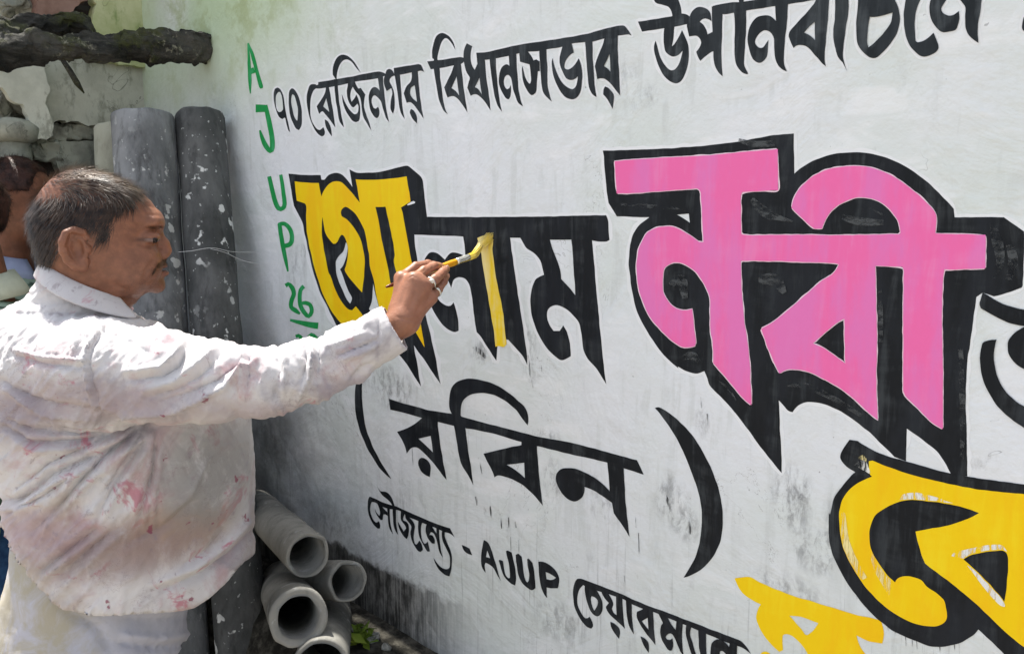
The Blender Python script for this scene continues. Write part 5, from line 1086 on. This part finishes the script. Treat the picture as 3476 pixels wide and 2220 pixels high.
# ------------------------------------------------------------ two onlookers at the far left
def onlooker(px, py, d, face, label, shirt_m, pants_m, hair_c, skin_c, collar_m=None, hair_low=-.055):
    hc = AT(px, py, d); g = Vector((hc.x, hc.y, ground_z(hc.x, hc.y)))
    root = empty('person', g, label, 'person'); root.rotation_euler = (0, 0, face); h = hc.z-g.z
    o = lambda x, y, z: A3(x, y, h+z)
    def hd(P):
        e = smin(ell(P, o(-.005, 0, .025), (.100, .078, .092)), ell(P, o(.028, 0, -.050), (.066, .060, .066)), .03)
        e = smin(e, chain(P, [(o(.088, 0, -.005), .009), (o(.112, 0, -.040), .013)]), .014)
        e = smin(e, ell(P, o(.080, 0, -.098), (.022, .024, .016)), .02)
        e = smin(e, ell(P, o(.092, 0, -.074), (.012, .022, .010)), .008)
        for s in (-1, 1):
            e = smin(e, ell(P, o(-.005, s*.082, -.018), (.019, .008, .032)), .006)
            e = smax(e, -ell(P, o(.105, s*.034, .0), (.016, .017, .011)), .012)
            e = smin(e, ell(P, o(.084, s*.033, .0), (.014, .014, .011)), .006)
        return smin(e, cap(P, o(-.03, 0, -.07), o(-.045, 0, -.22), .056, .064), .02)
    def tor(P, g_=0.):
        e = smin(cap(P, o(-.05, -.15, -.29), o(-.05, .15, -.29), .062, .062), cap(P, o(-.04, 0, -.36), o(-.02, 0, -.62), .155, .15), .08)
        for s in (-1, 1): e = smin(e, chain(P, [(o(-.05, s*.19, -.31), .055), (o(-.05, s*.24, -.56), .047), (o(.03, s*.23, -.78), .04)], .02), .02)
        return e-g_
    def legs(P, g_=0.):
        e = None
        for s in (-1, 1):
            q = chain(P, [(o(-.02, s*.08, -.70), .11), (A3(-.01, s*.10, h*.34), .075), (A3(-.02, s*.10, .09), .055)], .02); e = q if e is None else smin(e, q, .03)
        return e-g_
    def feet(P):
        e = None
        for s in (-1, 1):
            q = cap(P, A3(-.03, s*.10, .05), A3(.15, s*.12, .035), .042, .032); e = q if e is None else np.minimum(e, q)
        return smax(e, .004-P[:, 2], .004)
    def hnd(P):
        e = None
        for s in (-1, 1):
            b = o(.045, s*.23, -.82); q = cap(P, o(.03, s*.23, -.77), b, .028, .026); q = smin(q, ell(P, b+A3(.01, 0, -.03), (.022, .014, .045)), .012)
            for f_ in range(4): q = smin(q, chain(P, [(b+A3(-.012+f_*.014, 0, -.06), .008), (b+A3(-.010+f_*.015, -s*.008, -.105+.006*abs(f_-1.5)), .0068)]), .004)
            q = smin(q, chain(P, [(b+A3(.025, 0, -.015), .010), (b+A3(.042, -s*.006, -.055), .008)]), .006); e = q if e is None else np.minimum(e, q)
        return e
    whole = lambda P: smin(np.minimum(smin(hd(P), tor(P, -.012), .03), np.minimum(legs(P, -.012), hnd(P))), feet(P), .01)
    P1, Q1 = nets(whole, (-.26, -.34, -.01), (.26, .34, h+.16), .0085)
    link('body', npmesh(P1, Q1), skin_c, root, True)
    P2, Q2 = nets(lambda P: smax(tor(P, .008), np.maximum((h-.74)-P[:, 2], P[:, 2]-(h-.205)), .004), (-.28, -.36, h-.80), (.30, .36, h-.15), .009)
    P2 = P2+vnormals(P2, Q2)*(fbm(P2, 12, 3, px)*.010)[:, None]
    link('shirt', npmesh(P2, Q2), shirt_m, root, True)
    P3, Q3 = nets(lambda P: smax(legs(P, .006), .06-P[:, 2], .004), (-.24, -.32, .03), (.24, .32, h-.55), .010)
    link('trousers', npmesh(P3, Q3), pants_m, root, True)
    if collar_m:
        V, F = [], []
        for i in range(28):
            a = math.pi*(.10+1.80*i/27); c, s = math.cos(a), math.sin(a)
            for r, z in ((.064, -.215), (.064, -.158), (.070, -.148), (.094, -.186), (.104, -.205)): V.append(Vector(o(-.042+r*c, r*s, z+(.0-.018*c))))
        for i in range(27): F += [(i*5+j, i*5+j+1, (i+1)*5+j+1, (i+1)*5+j) for j in range(4)]
        co = link('collar', mesh(V, F), collar_m, root, True); md = co.modifiers.new('thickness', 'SOLIDIFY'); md.thickness = .003
    P4, Q4 = nets(lambda P: smax(ell(P, o(-.008, 0, .028), (.107, .085, .100))+.0*P[:, 0], np.maximum(P[:, 0]-.072+.25*np.maximum(0, -(P[:, 2]-h-.05)), (h+hair_low)-P[:, 2]), .006), (-.14, -.12, h-.09), (.14, .12, h+.16), .006)
    NN = vnormals(P4, Q4); P4 = P4+NN*(fbm(P4, 30, 3, 3.)*.005)[:, None]
    hm = link('hair', npmesh(P4, Q4), hair_c, root, True)
    k = np.arange(len(P4))
    ribbons('hair_locks', P4[k], NN[k], lambda p, n: (.3, .2*math.sin(p[2]*60), -.5), .022, .0011, 0, hair_c, hm, 3, .005, None, .6)
    return root
M_SK2 = simple('brown_skin', (.17, .072, .042), (.25, .105, .06), 30, .5)
M_RHAIR = simple('henna_brown_hair', (.016, .007, .005), (.075, .030, .020), 40, .5)
M_BLUE = simple('light_blue_cloth', (.36, .42, .62), (.48, .54, .72), 12, .9)
t = NT('green_leaf_print'); col = t.mix(t.ramp(t.noise(9, 2, .5, dist=1.2), .46, .54), (.055, .095, .07), (.30, .40, .31)); M_CAMO = t.out(col, .9, .2)
M_NAVY = simple('dark_blue_denim', (.012, .045, .13), (.03, .09, .22), 50, .9)
M_CREAM = simple('cream_cloth', (.48, .50, .38), (.58, .60, .47), 15, .9)
onlooker(64, 684, 2.33, R(42), 'onlooker with reddish brown hair and a light blue collar, behind the painter', M_CAMO, M_NAVY, M_RHAIR, M_SK2, M_BLUE, .028)
onlooker(-150, 735, 1.95, R(255), 'onlooker in a green leaf print shirt, half out of the picture at the left edge', M_CAMO, M_NAVY, M_RHAIR, M_SK2, M_CREAM)
